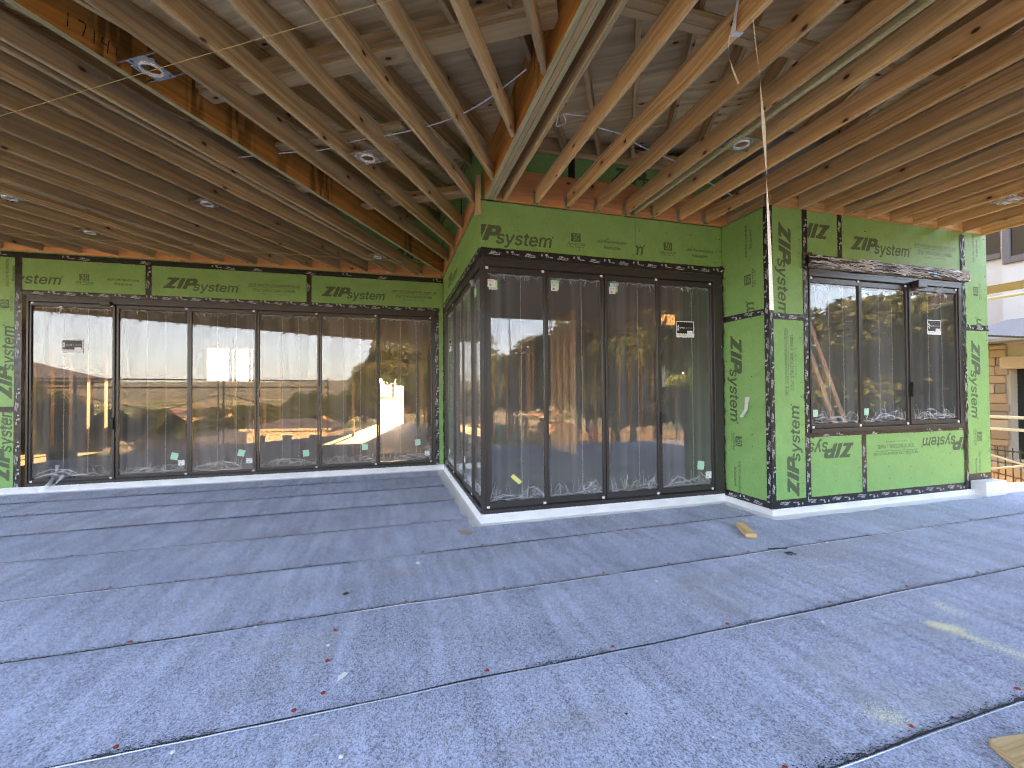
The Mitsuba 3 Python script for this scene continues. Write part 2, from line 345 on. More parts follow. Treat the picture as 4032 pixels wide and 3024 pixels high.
def felt(k, x0, x1):
    n = max(int((x1 - x0) / .09), 4)
    def f(u, v):
        x = x0 + (x1 - x0) * u
        ya, yb = seam_line(k, x), seam_line(k + 1, x) + .035
        yb = np.minimum(yb, np.where(x < XL - .02, YW - .02, np.where(x < XR + .0, YB - .02, np.where(x < XE, YR - .02, 11.9))))
        y = ya + (yb - ya) * v
        lift = .0045 * np.exp(-v * 30) + .0035 * (meshkit.fbm(np.stack([x * 1.3, y * 1.3, 0 * x + k], -1), 3, 2) - .5) * np.minimum(1, v * 12)
        lift = lift + .007 * np.exp(-((x - .9 * y + 4.7) ** 2) / .0012) * ((y > 5.2) & (y < 6.2)) * (x < 0)
        return np.stack([x, y, -.008 + .004 + lift + .0015 * (v < .9)], -1)
    v_ = np.r_[0, .012, .03, .08]
    m, u, v = grid(n, 14, lambda a, b: f(a, b ** 1.8))
    V = m.vertices
    uv = np.stack([V[:, 0] + 50 * (len(SEAMS) + 3), V[:, 1] + 3.7 * len(SEAMS)], 1)
    key = part('deck', 'felt_sheet', m, 'fleece', smooth=True, uv=uv)
    xs = np.linspace(x0, x1, n); ys = seam_line(k, xs)
    SEAMS.append((k, x0, x1))
    # cut edge of the felt: pale frayed fibres along the near edge, and a thin drop
    zz = -.002 + .0025 * meshkit.noise(np.stack([xs * 7, 0 * xs, 0 * xs + k], -1), 8)
    w = .0055 * (.25 + 1.1 * meshkit.noise(np.stack([xs * 1.7, 0 * xs + 9, 0 * xs + k], -1), 4))
    if k < 5:
        e = ribbon(np.stack([xs, ys - .003, zz + .0055], 1), np.tile([0, 1, .35], (n, 1)), w)
        part(key, 'frayed_edge', e, 'white_fuzz')
    wb = .004 + .011 * meshkit.fbm(np.stack([xs * 2.2, 0 * xs + 3, 0 * xs + k], -1), 2, 6) ** 1.5
    if k >= 4: wb = wb * 1.5
    part(key, 'adhesive_bead', ribbon(np.stack([xs, ys + .003 + wb / 2, zz + .0072], 1), np.tile([0, 1, 0], (n, 1)), wb), 'smudge')
    # black smears of adhesive squeezed out beside the seam
    n = int((x1 - x0) * (420 if k < 4 else 120)); x = rng.uniform(x0, x1, n)
    y = seam_line(k, x) + np.abs(rng.normal(0, .020, n)) + .004
    ok = (meshkit.noise(np.stack([x * 1.1, 0 * x + k * 3.1, 0 * x + .5], -1), 11) > .42) & (y < np.where(x < XL, YW, np.where(x < XR, YB, np.where(x < XE, YR, 99))) - .1)
    x, y = x[ok], y[ok]; n = len(x)
    a, r1, r2 = rng.uniform(-.5, .5, (n, 1)), rng.uniform(.003, .013, (n, 1)), rng.uniform(.0012, .0035, (n, 1))
    an = np.array([0, 1.2, 2.4, 3.4, 4.6, 5.5]); rr = rng.uniform(.6, 1.1, (n, 6)); ca, sa = rr * np.cos(an) * r1, rr * np.sin(an) * r2
    V = np.stack([x[:, None] + ca * np.cos(a) - sa * np.sin(a), y[:, None] + ca * np.sin(a) + sa * np.cos(a), np.full((n, 6), .0032)], -1).reshape(-1, 3)
    o = np.arange(n)[:, None] * 6; q = n and trimesh.Trimesh(V, np.vstack([o + t for t in ((0, 1, 2), (0, 2, 3), (0, 3, 4), (0, 4, 5))]), process=False)
    if q: part(key, 'adhesive_smear', q, 'smudge', kind_='stuff')
def deck_x0(y): return -5 - (y - 2.85) / .64
for k in range(-3, 8):
    x0 = max(deck_x0(seam_y(k)) + .2, -8.8); x1 = 9.25
    if k >= 4 or (k == 3): x1 = XR if k == 3 else XL
    if k == 1: felt(k, x0, -.31); felt(k, -.316, x1)
    elif k == 3: felt(k, x0, 1.10); felt(k, 1.094, XR); felt(k, XE, 9.25)
    elif k == 2: felt(k, x0, 9.25)
    elif k >= 4: felt(k, x0, XL)
    else: felt(k, x0, x1)
# plastic cap fasteners along the seams
def cap(x, y, r, z=.002):
    m = trimesh.creation.cylinder(r, .004, sections=12); m.apply_translation([x, y, z + .002])
    b = trimesh.creation.cylinder(r * .4, .003, sections=8); b.apply_translation([x, y, z + .005]); return cat([m, b])
for k, step, off in [(-1, .75, 0), (0, .80, .13), (1, .85, .33), (2, .82, .1), (3, .80, .4), (4, 1.0, .2), (5, 1.2, .1), (6, 1.5, .5)]:
    x = -5 + off
    while x < 8.8:
        xx = x + rng.uniform(-.12, .12); y = float(seam_line(k, np.array([xx]))[0]) + .045 + rng.uniform(0, .02)
        lim = YW if xx < XL else YB if xx < XR else YR
        if y < lim - .2 and xx > deck_x0(y) + .4: part('deck', 'red_cap_fastener', cap(xx, y, rng.uniform(.009, .012)), 'red')
        x += step
for x, y in [(-.33, 2.42), (-.34, 3.03), (-.345, 2.70)]: part('deck', 'red_cap_fastener', cap(x, y, .011), 'red')
for x, y in [(-.85, 3.22), (-.36, 2.86), (-.9, 2.21), (.35, 3.35), (2.6, 3.0), (2.75, 2.2), (4.2, 3.3), (3.2, 3.45), (1.3, 4.33), (-.2, 1.98), (-1.0, 2.02), (4.9, 2.62), (4.6, 2.5)]:
    part('deck', 'white_washer', cap(x, y, .010), 'white')

# ------------------------------------------------------------------ the house: sheathing, tape, doors, window
thing('house', 'house under construction in green printed sheathing boards with black taped seams and glass doors', 'house')
def panel(plane, a0, a1, b0, b1, items=(), nails=True, clipb=None, label=None):
    key = part('house', 'sheathing_board', plane.box(a0 + .0015, a1 - .0015, b0 + .0015, b1 - .0015, -.012, 0, .002), 'zip', **({'label': label} if label else {}))
    if items:
        for it in items:
            g = printing(plane, [it], (a0 + .003, b0 + .003, a1 - .003, b1 - .003))
            if g is not None: part(key, 'lettering', g, 'ink')
    if nails:
        q = []
        rows = np.arange(a0 + .06, a1, .40 if a1 - a0 > .9 else .42)
        for r_ in list(rows) + [a1 - .03]:
            b = b0 + .08
            while b < b1 - .02:
                s = rng.uniform(.0035, .006); q.append(plane.box(r_ + rng.normal(0, .008) - s, r_ + s, b - s, b + s, .0002, .0014)); b += rng.uniform(.14, .21)
        if q: part(key, 'nail_head', cat(q), 'nail', kind_='stuff')
    return key
MINI = affinity.scale(unary_union([ZIPG, affinity.translate(text2d('system', .62, True, .2, 2.6), 2.5, 0), affinity.affine_transform(sbox(-.5, -.42, 2.0, -.2), [1, .3, 0, 1, 0, 0]), sbox(1.9, -.62, 4.6, -.3)]).simplify(.03), .027, .027, origin=(0, 0))
TEE = unary_union([sbox(0, .022, .032, .042), sbox(.014, 0, .024, .022), sbox(.03, 0, .042, .014), sbox(.056, -.004, .10, .008), sbox(-.055, .012, -.035, .038)])
def tape(plane, a0, a1, b0, b1, vertical=None, material='tape', wr=.0012, flip=False, prints=True, dens=1., c0=.0016, ragged=.002):
    vertical = (b1 - b0) > (a1 - a0) if vertical is None else vertical
    nx, ny = (8, max(int((b1 - b0) / .02), 4)) if vertical else (max(int((a1 - a0) / .02), 4), 8)
    seed = rng.integers(1000)
    def f(u, v):
        a, b = a0 + (a1 - a0) * u, b0 + (b1 - b0) * v
        P = np.stack([a * 30, b * 30, 0 * a + seed], -1)
        c = c0 + wr * 2.2 * np.abs(meshkit.fbm(P * (.35 if not vertical else np.array([1.2, .35, 1])), 3, 1) - .5) * 2
        e = ragged * (meshkit.noise(P * .4, 7) - .5) * 2
        if vertical: a = a + e * (np.abs(u - .5) * 2)
        else: b = b + e * (np.abs(v - .5) * 2)
        return np.stack([a, b, c], -1)
    m, u, v = grid(nx, ny, f)
    key = part('house', 'flashing_tape', plane.put(m), material, smooth=True)
    if prints:
        L = (b1 - b0) if vertical else (a1 - a0); items = []; q = rng.uniform(.03, .2); k = rng.integers(2)
        rot = (90 if flip else -90) if vertical else (180 if flip else 0)
        mid = (a0 + a1) / 2 if vertical else (b0 + b1) / 2
        hw = (b1 - b0 if not vertical else a1 - a0)
        sc = min(1., hw / .075)
        while q < L - .1:
            g = affinity.scale(MINI if k % 2 == 0 else TEE, sc, sc, origin=(0, 0)); adv = .25 if k % 2 == 0 else .17
            if rng.random() < dens:
                if vertical: items.append((g, mid + (-.012 if not flip else .012) * 1, (b1 - q) if not flip else (b0 + q), rot))
                else: items.append((g, (a0 + q) if not flip else (a1 - q), mid + (-.010 if not flip else .010), rot))
            q += adv * rng.uniform(.95, 1.05); k += 1
        g = printing(plane, items, (a0 + .004, b0 + .004, a1 - .004, b1 - .004), c=c0 + wr * 1.6 + .0006, depth=.0005)
        if g is not None: part(key, 'lettering', g, 'tape_print', kind_='stuff')
    return key
def L(h, a, b, rot=0): return (logo(h), a, b, rot)
# left wall
panel(LW, -8.4, -5.53, .10, 1.312, [L(.19, -5.62, .20, 90), (YEAR, -5.70, .95, 90)])
panel(LW, -8.4, -5.53, 1.312, 3.71, [L(.185, -5.60, 1.47, 90), (YEAR, -5.60, 2.82, 90), (JOIN, -5.58, 3.20, 90)])
panel(LW, -5.53, -3.838, 3.12, 3.71, [L(.182, -6.11, 3.295), (YEAR, -4.825, 3.318), (JOIN, -4.405, 3.315)], False)
panel(LW, -3.838, -1.391, 3.12, 3.71, [L(.182, -3.634, 3.306), (SPEC, -2.37, 3.325)], False)
panel(LW, -1.391, 1.028, 3.12, 3.71, [L(.182, -1.180, 3.300), (SPEC, .06, 3.345)], False)
panel(LW, .875, 1.028, .10, 3.12, nails=False)
for a, b in ((-8.4, -5.6), (-5.6, -3.2), (-3.2, -.8), (-.8, 1.028)): panel(LW, a, b, 3.76, 5.25, [L(.19, a + .9, 4.1)], False)
tape(LW, -5.577, -5.487, .02, 3.69, dens=.6, wr=.003); tape(LW, -8.4, 1.03, 3.668, 3.752, dens=.35, c0=.003); tape(LW, -8.4, -5.577, 1.273, 1.351, dens=.5)
tape(LW, -3.882, -3.794, 3.17, 3.67); tape(LW, -1.433, -1.349, 3.17, 3.67); tape(LW, -5.487, .96, 3.098, 3.172, c0=.003, wr=.003); tape(LW, .868, .945, .03, 3.10, wr=.006, dens=.8)
# bay front and bay side
panel(BF, 1.04, 3.097, 3.215, 3.785, [L(.19, .772, 3.313), (YEAR, 2.131, 3.352), (JOIN, 2.532, 3.343)])
panel(BF, 3.097, 4.453, 3.215, 3.785, [L(.182, 2.10, 3.325), (YEAR, 3.462, 3.352), (JOIN, 3.866, 3.345)])
panel(BF, 1.04, 2.20, 3.80, 4.45, nails=False); panel(BF, 2.20, 4.453, 3.80, 4.45, [L(.19, 2.75, 4.22)], False)
tape(BF, 2.155, 2.245, 4.17, 4.45, prints=False)
tape(BF, 1.03, 4.47, 3.118, 3.222, c0=.022, wr=.004, ragged=.004)
for a, b in ((-8.525, -6.72), (-6.72, -4.934)): panel(BS, a, b, 3.215, 3.785, [L(.18, a + .7, 3.4)] if a < -7 else [], False, label=None)
for a, b in ((-8.525, -6.3), (-6.3, -4.934)): panel(BS, a, b, 3.80, 5.25, nails=False)
tape(BS, -8.45, -4.92, 3.118, 3.222, c0=.022, wr=.004); tape(BS, -8.50, -8.27, .05, 3.12, wr=.012, c0=.01, ragged=.01, dens=.4)
tape(BS, -6.345, -6.255, 3.80, 4.6, prints=False)
# return wall between bay and window wall
panel(RT, -4.934, -4.175, 2.495, 3.785, [(JOIN, -4.425, 3.235, 90), (YEAR, -4.40, 2.83, 90), (logo(.19), -4.42, 1.50, 90)])
panel(RT, -4.934, -4.175, .09, 2.495, [(logo(.19), -4.80, 2.265, -90), (YEAR, -4.78, .97, -90), (JOIN, -4.765, .60, -90)])
tape(RT, -4.934, -4.175, 2.457, 2.533, wr=.004, flip=True); tape(RT, -4.934, -4.175, .078, .168, c0=.002); tape(RT, -4.245, -4.172, .08, 3.79, c0=.003, wr=.003, flip=True)
tape(RT, -4.99, -4.905, .05, 3.17, wr=.014, c0=.012, ragged=.012, dens=.7)
# window wall
panel(RB, 4.455, 5.022, 2.43, 3.785, [(logo(.19), 4.612, 3.60, -90)])
panel(RB, 4.455, 5.022, .09, 2.43, [(logo(.185), 4.875, .205, 90), (SPEC, 4.815, 1.455, 90)])
panel(RB, 5.022, 5.608, 3.135, 3.785, [L(.185, 5.452, 3.633, 180)])
panel(RB, 5.608, 7.965, 3.135, 3.785, [L(.178, 5.80, 3.358), (SPEC, 6.98, 3.402)])
panel(RB, 5.022, 5.968, .09, .96, [L(.185, 5.79, .84, 180)])
panel(RB, 5.968, 7.965, .09, .96, [L(.18, 8.16, .835, 180), (SPEC, 6.97, .785, 180)])
panel(RB, 7.965, XE, 2.405, 3.785, [(JOIN, 8.29, 3.35, 90), (YEAR, 8.33, 2.82, 90), (logo(.18), 8.33, 1.45, 90)])
panel(RB, 7.965, XE, .205, 2.405, [(logo(.185), 8.11, 2.23, -90), (YEAR, 8.15, .95, -90), (JOIN, 8.15, .62, -90)])
tape(RB, 4.450, 4.512, .08, 3.79, c0=.003, wr=.003); tape(RB, 4.982, 5.066, .10, 3.79, wr=.002); tape(RB, 4.512, 4.982, 2.392, 2.468, wr=.009, c0=.004, ragged=.006)
tape(RB, 5.57, 5.648, 3.20, 3.785); tape(RB, 7.905, 7.992, .12, 3.74, wr=.010, c0=.004, dens=.3, ragged=.006); tape(RB, 7.992, XE, 2.365, 2.448, wr=.007)
tape(RB, 5.93, 6.012, .18, .95, flip=False); tape(RB, 4.45, 7.95, .085, .188, c0=.003, flip=True); tape(RB, 7.95, XE, .208, .300, c0=.003, dens=.4); tape(RB, 5.066, 7.92, .935, .985, c0=.003, dens=.4, wr=.003)
# creased flashing sheet over the window head
def head_flash(u, v):
    a = 5.04 + 2.99 * u; b = 3.055 + .165 * v
    P = np.stack([a * 1.7, b * 34 + a * .7, 0 * a + 3], -1); Q = np.stack([a * 9, b * 60, 0 * a], -1)
    c = .012 + .045 * np.abs(meshkit.fbm(P, 4, 2) - .5) * 2 + .010 * meshkit.noise(Q, 4) + .020 * np.sin(v * math.pi)
    return np.stack([a + .01 * (meshkit.noise(Q, 9) - .5), b + .018 * (meshkit.noise(P * np.array([1, .1, 1]), 6) - .5), c], -1)
part('house', 'creased_head_flashing', RB.put(grid(220, 26, head_flash)[0]), 'tape_gloss', smooth=True)
q = []
for _ in range(90):      # pale strips standing in for sky glints on the glossy creases
    a = rng.uniform(5.03, 7.9); e = min(a + rng.uniform(.12, .7) * (.6 + .2 * (a - 5)), 8.03); b = rng.uniform(3.07, 3.205); t = np.linspace(0, 1, 8)
    q.append(ribbon(np.stack([a + (e - a) * t, b + .007 * rng.normal(size=8), .045 + .018 * rng.random() + .008 * rng.random(8)], 1), np.stack([0 * t, 1 + 0 * t, rng.uniform(-.3, 1.1, 8)], 1), rng.uniform(.004, .016) * (.4 + np.sin(t * math.pi))))
part('house', 'painted_glint', RB.put(cat(q)), 'glint_grey', kind_='stuff')
def knot_flash(u, v):
    a = 4.97 + .14 * u; b = 3.05 + .20 * v; P = np.stack([a * 30, b * 30, 0 * a + 8], -1)
    return np.stack([a, b, .012 + .05 * np.abs(meshkit.fbm(P, 3, 1) - .4)], -1)
part('house', 'creased_head_flashing', RB.put(grid(26, 34, knot_flash)[0]), 'tape_gloss', smooth=True)
part('house', 'creased_head_flashing', BF.put(trimesh.Trimesh(*[np.asarray(x) for x in (lambda g: (g.vertices, g.faces))(grid(14, 14, lambda u, v: np.stack([4.40 + .13 * u, 3.13 + .11 * v, .015 + .035 * np.sin(u * 3) * np.sin(v * 3)], -1))[0])], process=False)), 'tape_gloss', smooth=True)
# end wall, rear of the house
EW = Plane((XE, 0, 0), (0, 1, 0), (0, 0, 1), (1, 0, 0))
for y0 in np.arange(YR + .002, 10.0, 2.44): panel(EW, y0, min(y0 + 2.44, 10.5), .2, 5.0, nails=False)
HS = []
def shell(x0, x1, y0, y1, z0, z1, mt='drywall', name='inner_wall'): return part('house', name, bx(x0, x1, y0, y1, z0, z1), mt)
part('house', 'inner_floor', cat([bx(-10, XL + .1, YW + .10, 20.5, -.2, .085), bx(XL + .1, XR, YB + .10, 20.5, -.2, .085), bx(XR, XE - .05, YR + .12, 20.5, -.2, .085)]), 'concrete')
shell(-10, XL + .04, YW + .03, 20.7, 3.36, 3.42, name='inner_ceiling'); shell(XR, XE - .05, 5.4, 20.7, 3.36, 3.42, name='inner_ceiling'); shell(XL + .04, XR, YB + .04, 20.7, 3.36, 3.42, name='inner_ceiling'); shell(XR + .03, XE - .05, YR + .03, 5.4, 3.36, 3.42, name='inner_ceiling')
shell(-10.1, -10, YW, 20.7, -.2, 3.36); shell(-10, -8.4, YW, YW + .1, -.2, 5.2)
shell(XR + .02, XR + .10, YR + .15, YB, .09, 3.36)
# side wall x = XE with a window looking out at the trees
shell(XE - .13, XE - .02, YR + .02, 10.5, -.2, 3.36); shell(XE - .13, XE - .02, 11.9, 20.7, -.2, 4.0); shell(XE - .13, XE - .02, 10.5, 11.9, -.2, 1.62); shell(XE - .13, XE - .02, 10.5, 11.9, 2.28, 4.0)
# far wall y = 20.5 with a doorway and high windows
fw = [(-10, -7.2), (-6.42, -6.28), (-5.55, -.42), (.66, XE)]
for a, b in fw: shell(a, b, 20.5, 20.62, -.2, 3.36)
shell(-7.2, -6.42, 20.5, 20.62, -.2, 2.02); shell(-6.28, -5.55, 20.5, 20.62, -.2, 2.02); shell(-.42, .66, 20.5, 20.62, 2.12, 3.36)
for xs in (-3.1, -1.72, -.98): pass
# partitions of bare studs
def stud_wall(x0, x1, y, z1=3.34, gaps=(), step=.406, axis=0):
    x = x0
    while x < x1:
        if not any(a < x < b for a, b in gaps):
            q = (x, y) if axis == 0 else (y, x)
            lumber('house', 'stud', (q[0], q[1], .09), (q[0], q[1], z1), .038 if axis == 0 else .14, .14 if axis == 0 else .038, kind=1, up=(0, 1, 0))
        x += step
    if axis == 0:
        lumber('house', 'plate', (x0, y, z1 + .0), (x1, y, z1 + .0), .14, .036, kind=1)
stud_wall(-9.8, -1.2, 15.0, gaps=((-7.6, -4.6), (-3.2, -1.25)))
stud_wall(1.1, 8.3, 15.0, gaps=((3.0, 4.4),))
lumber('house', 'door_header', (-1.15, 15.0, 2.42), (1.06, 15.0, 2.42), .14, .14, kind=1); lumber('house', 'stud', (-1.13, 15, .09), (-1.13, 15, 2.34), .076, .14, kind=1, up=(0, 1, 0)); lumber('house', 'stud', (1.04, 15, .09), (1.04, 15, 2.34), .076, .14, kind=1, up=(0, 1, 0))
stud_wall(9.0, 14.6, 4.0, gaps=((10.6, 12.0),), axis=1)
stud_wall(1.7, 8.3, 12.2)
shell(1.6, XE - .13, 12.3, 12.4, .09, 3.36)
shell(-10.1, -10, YW, 20.7, 3.42, 8.4, name='attic_wall'); shell(-10, XE, 20.62, 20.7, 3.42, 8.4, name='attic_wall'); shell(XE - .13, XE - .02, YR + .02, 20.7, 3.42, 8.4, name='attic_wall')
# framing lumber right behind the fronts
for x in np.arange(-5.3, .8, .406): lumber('house', 'cripple_stud', (x, YW + .08, 3.12), (x, YW + .08, 3.36), .038, .12, kind=1, up=(0, 1, 0))

# ---- white base flashing
def curb(plane, a0, a1, h=.105, c1=.02, fl=.13, seed=0, a_end0=0., a_end1=0.):
    prof = [(0, h), (c1 - .004, h), (c1, h - .004), (c1 + .004, .012)]
    n = max(int((a1 - a0) / .05), 3)
    V = []
    xs = np.linspace(0, 1, n)
    ws = fl * (.72 + .45 * meshkit.noise(np.stack([(a0 + (a1 - a0) * xs) * 5, 0 * xs + seed, 0 * xs], -1), 3))
    for i, t in enumerate(xs):
        w = ws[i]
        for k, (c, b) in enumerate(prof + [(c1 + .014, .0085), (c1 + w, .0055), (c1 + w + .002, .0005)]):
            f = c / (c1 + fl)
            V.append((a0 - a_end0 * c + (a1 - a0 + a_end0 * c + a_end1 * c) * t, b + (.0015 * math.sin(t * (a1 - a0) * 3 + seed) if k in (2, 3) else 0), c))
    K = 7; V = np.array(V)
    def faces(ks): return [f for i in range(n - 1) for k in ks for f in ((i * K + k, (i + 1) * K + k, i * K + k + 1), (i * K + k + 1, (i + 1) * K + k, (i + 1) * K + k + 1))]
    key = part('house', 'base_flashing', plane.put(trimesh.Trimesh(V, faces([0, 1, 2]), process=False)), 'curb')
    part(key, 'membrane_flap', plane.put(trimesh.Trimesh(V, faces([3, 4, 5]), process=False)), 'membrane')
curb(LW, -8.4, XL, h=.105, seed=1, fl=.05, a_end1=-1.0); curb(BS, -YW, -YB, h=.115, seed=2, a_end0=-1., a_end1=1.0); curb(BF, XL, XR, h=.112, seed=3, fl=.07, a_end0=1., a_end1=-1.); curb(RT, -YB, -YR, h=.085, seed=4, fl=.11, a_end0=-1., a_end1=1.); curb(RB, XR, 8.06, h=.085, seed=5, fl=.12, a_end0=1.)
part('house', 'curb_block', soft(8.06, 8.50, YR - .16, YR + .02, 0, .205, .008), 'curb'); part('house', 'curb_block', soft(8.50, 9.2, YR - .12, YR + .05, 0, .10, .008), 'curb')

# ---- sliding doors and the window
def glass_unit(plane, name, label, a0, a1, b0, b1, panes, g0, g1, head=.10, jamb=(0, 0), seed=0, frame='frame', folds=True, headmat=None, corner=False, fold_n=26):
    r = np.random.default_rng(seed)
    B = lambda *q, c=.003: plane.box(*q, c)
    key = 'house__' + name; key = numbered(key)
    pr0, pr1 = panes[0][0], panes[-1][1]
    fr = [B(a0, a1, b1 - head, b1, -.11, .012), B(a0, a1, b0, b0 + .045, -.13, .022), B(a0, a1, b1 - head * .45, b1 - head * .45 + .003, -.05, .015)]
    if pr0 - a0 > .03: fr += [B(a0, pr0 - .028, b0 + .045, b1 - head, -.12, .012)]
    if a1 - pr1 > .03: fr += [B(pr1 + .028, a1, b0 + .045, b1 - head, -.12, .012)]
    scene[key] = ply(cat(fr), 'mat_' + (headmat or frame)); labels[key] = {'label': label}
    ga = cat([plane.box(a0 + .01, a1 - .01, b1 - head - .012, b1 - head, -.10, -.012), plane.box(a0 + .01, a1 - .01, b0 + .045, b0 + .058, -.10, -.002)])
    part(key, 'gasket', ga, 'gasket', kind_='stuff')
    for i, (p0, p1) in enumerate(panes):
        c = -.004 - .016 * (i % 2); rail_t, rail_b = b1 - head - .012, b0 + .058
        l0 = p0 - (.032 if i else .026); l1 = p1 + (.032 if i < len(panes) - 1 else .026)
        part(key, 'rail', B(p0, p1, g1, rail_t, c - .045, c), headmat or frame); part(key, 'rail', B(p0, p1, rail_b, g0, c - .045, c), frame)
        part(key, 'stile', B(l0, p0, rail_b, rail_t, c - .045, c + .001), frame); part(key, 'stile', B(p1, l1, rail_b, rail_t, c - .045, c + .001), frame)
        gc = c - .022
        part(key, 'pane', plane.put(trimesh.Trimesh([(p0, g0, gc), (p1, g0, gc), (p1, g1, gc), (p0, g1, gc)], [(0, 1, 2), (0, 2, 3)])), 'pane', uv=None)
        fc = gc + .004
        def ff(u, v):
            a = p0 + .012 + (p1 - p0 - .024) * u; b = g0 + .03 + (g1 - g0 - .05) * v
            return np.stack([a, b, fc + .0006 * (meshkit.noise(np.stack([a * 9, b * 1.4, 0 * a + i], -1), seed) - .5)], -1)
        m, u, v = grid(16, 20, ff)
        part(key, 'film', plane.put(m), 'film', smooth=True, uv=np.stack([m.vertices[:, 0] + i * 13.1 + seed, m.vertices[:, 1]], 1))
        # taped laps of the film: pale vertical lines
        w = p1 - p0
        for q in ((.40, .69) if w > .8 else (.60,)):
            a = p0 + w * (q + r.uniform(-.02, .02))
            part(key, 'film_seam', plane.put(ribbon([(a, g0 + .05, fc + .002), (a + .004, (g0 + g1) / 2, fc + .002), (a - .003, g1 - .03, fc + .002)], [(1, 0, 0)] * 3, .0075)), 'film_seam')
        if folds:
            q = []
            for _ in range(fold_n):      # upright creases
                a = r.uniform(p0 + .02, p1 - .02); h = r.uniform(.06, .24) * (.6 + .5 * r.random()); lean = r.normal(0, .05); wd = r.uniform(.004, .016)
                b = g0 + r.uniform(.0, .05); pk = [(a, b, fc + .003), (a + lean * .5, b + h * .55, fc + r.uniform(.006, .016)), (a + lean, b + h, fc + .002)]
                q.append(ribbon(pk, [(1, 0, r.uniform(-.8, .8))] * 3, [wd, wd * .7, .001]))
            for _ in range(6):           # long creases lying along the sill
                a, e = sorted(r.uniform(p0 + .02, p1 - .02, 2)); 
                if e - a < .15: e = min(a + .3, p1 - .02)
                b, hh = g0 + r.uniform(.02, .07), r.uniform(.02, .12); t = np.linspace(0, 1, 9)
                P = np.stack([a + (e - a) * t, b + hh * np.sin(t * math.pi) + .010 * r.normal(size=9), fc + .004 + .010 * r.random(9)], 1)
                q.append(ribbon(P, np.stack([0 * t, 1 + 0 * t, r.uniform(-1, 1, 9)], 1), r.uniform(.006, .022) * (.4 + .8 * np.sin(t * math.pi))))
            for _ in range(int(fold_n * .8)):  # short creases under the head
                a = r.uniform(p0 + .02, p1 - .02); h = r.uniform(.03, .10); lean = r.normal(0, .03); b = g1 - r.uniform(0, .03)
                q.append(ribbon([(a, b, fc + .003), (a + lean, b - h, fc + .008)], [(1, 0, r.uniform(-.9, .9))] * 2, [r.uniform(.006, .018), .001]))
            t = np.linspace(0, 1, 16)
            for bb in (g0 + .025, g1 - .02):
                q.append(ribbon(np.stack([p0 + .03 + (p1 - p0 - .06) * t, bb + .008 * r.normal(size=16), fc + .003 + .006 * r.random(16)], 1), np.stack([0 * t, 1 + 0 * t, r.uniform(-1.2, 1.2, 16)], 1), .010 + .012 * r.random(16)))
            part(key, 'film_crease', plane.put(cat(q)), 'film_fold', kind_='stuff')
        for (ca, cb) in ((p1 - .012, rail_t - .012), (p1 - .012, rail_b + .014)) + (((p0 + .01, rail_b + .014), (p0 + .01, rail_t - .012)) if i == 0 else ()):
            part(key, 'corner_clip', B(ca - .017, ca + .017, cb - .014, cb + .014, c, c + .008), 'white')
    return key
LWP = [(-5.372, -4.330), (-4.252, -3.292), (-3.222, -2.272), (-2.200, -1.258), (-1.182, -.230), (-.164, .794)]
d1 = glass_unit(LW, 'sliding_door', 'wide sliding glass door of six panes at the back of the deck', -5.43, .868, .105, 3.098, LWP, .21, 2.93, head=.10, seed=11)
BFP = [(1.100, 1.822), (1.880, 2.616), (2.684, 3.406), (3.480, 4.272)]
d2 = glass_unit(BF, 'sliding_door', 'dark framed glass door of four tall panes on the front of the bay', 1.06, 4.445, .112, 3.118, BFP, .235, 2.945, head=.10, seed=22)
BSP = [(-8.10, -7.235), (-7.180, -6.385), (-6.325, -5.625), (-5.565, -4.995)]
d3 = glass_unit(BS, 'sliding_door', 'glass door on the side of the bay seen at a steep angle', -8.26, -4.955, .115, 3.118, BSP, .235, 2.945, head=.10, seed=33)
part('house', 'corner_post', cat([soft(XL + .006, XL + .062, YB + .004, YB + .062, .112, 3.118, .003)]), 'frame')
RBP = [(5.112, 5.934), (6.008, 6.832), (6.900, 7.818)]
d4 = glass_unit(RB, 'window', 'black framed window of three panes with a grey head', 5.075, 7.905, .985, 3.058, RBP, 1.09, 2.884, head=.095, seed=44, headmat='frame_side')
def on(plane, key, name, a0, a1, b0, b1, c, material, rot=0., t=.0008, **k):
    m = bx(-(a1 - a0) / 2, (a1 - a0) / 2, -(b1 - b0) / 2, (b1 - b0) / 2, 0, t)
    m.apply_transform(trimesh.transformations.rotation_matrix(math.radians(rot), [0, 0, 1])); m.apply_translation([(a0 + a1) / 2, (b0 + b1) / 2, c])
    return part(key, name, plane.put(m), material, **k)
def maker_label(plane, key, a0, a1, b0, b1, c, label):
    on(plane, key, 'maker_label', a0, a1, b0, b1, c, 'paper', label=label)
    W_, H_ = a1 - a0, b1 - b0
    on(plane, key, 'label_panel', a0 + .045 * W_, a1 - .045 * W_, b0 + .24 * H_, b1 - .055 * H_, c + .001, 'label_black')
    on(plane, key, 'label_panel', a0 + .60 * W_, a1 - .085 * W_, b0 + .05 * H_, b0 + .42 * H_, c + .002, 'paper')
    P = [(text2d('GLASS', .075 * H_, True, length=.30 * W_), a0 + .19 * W_, b0 + .56 * H_, 0), (unary_union([sbox(.0, .0, .022, .06), sbox(.004, .06, .018, .075)]).difference(sbox(.008, .018, .014, .05)), a0 + .075 * W_, b0 + .42 * H_, 0)]
    part(key, 'label_lettering', printing(plane, P, None, c + .002, .0004), 'paper')
    part(key, 'label_lettering', printing(plane, [(text2d('EXPANSE', .07 * H_, True, length=.38 * W_), a0 + .52 * W_, b0 + .56 * H_, 0), (sbox(0, 0, .46 * W_, .035 * H_), a0 + .075 * W_, b0 + .12 * H_, 0)], None, c + .002, .0004), 'label_grey')
cg = -.004 - .022 + .008
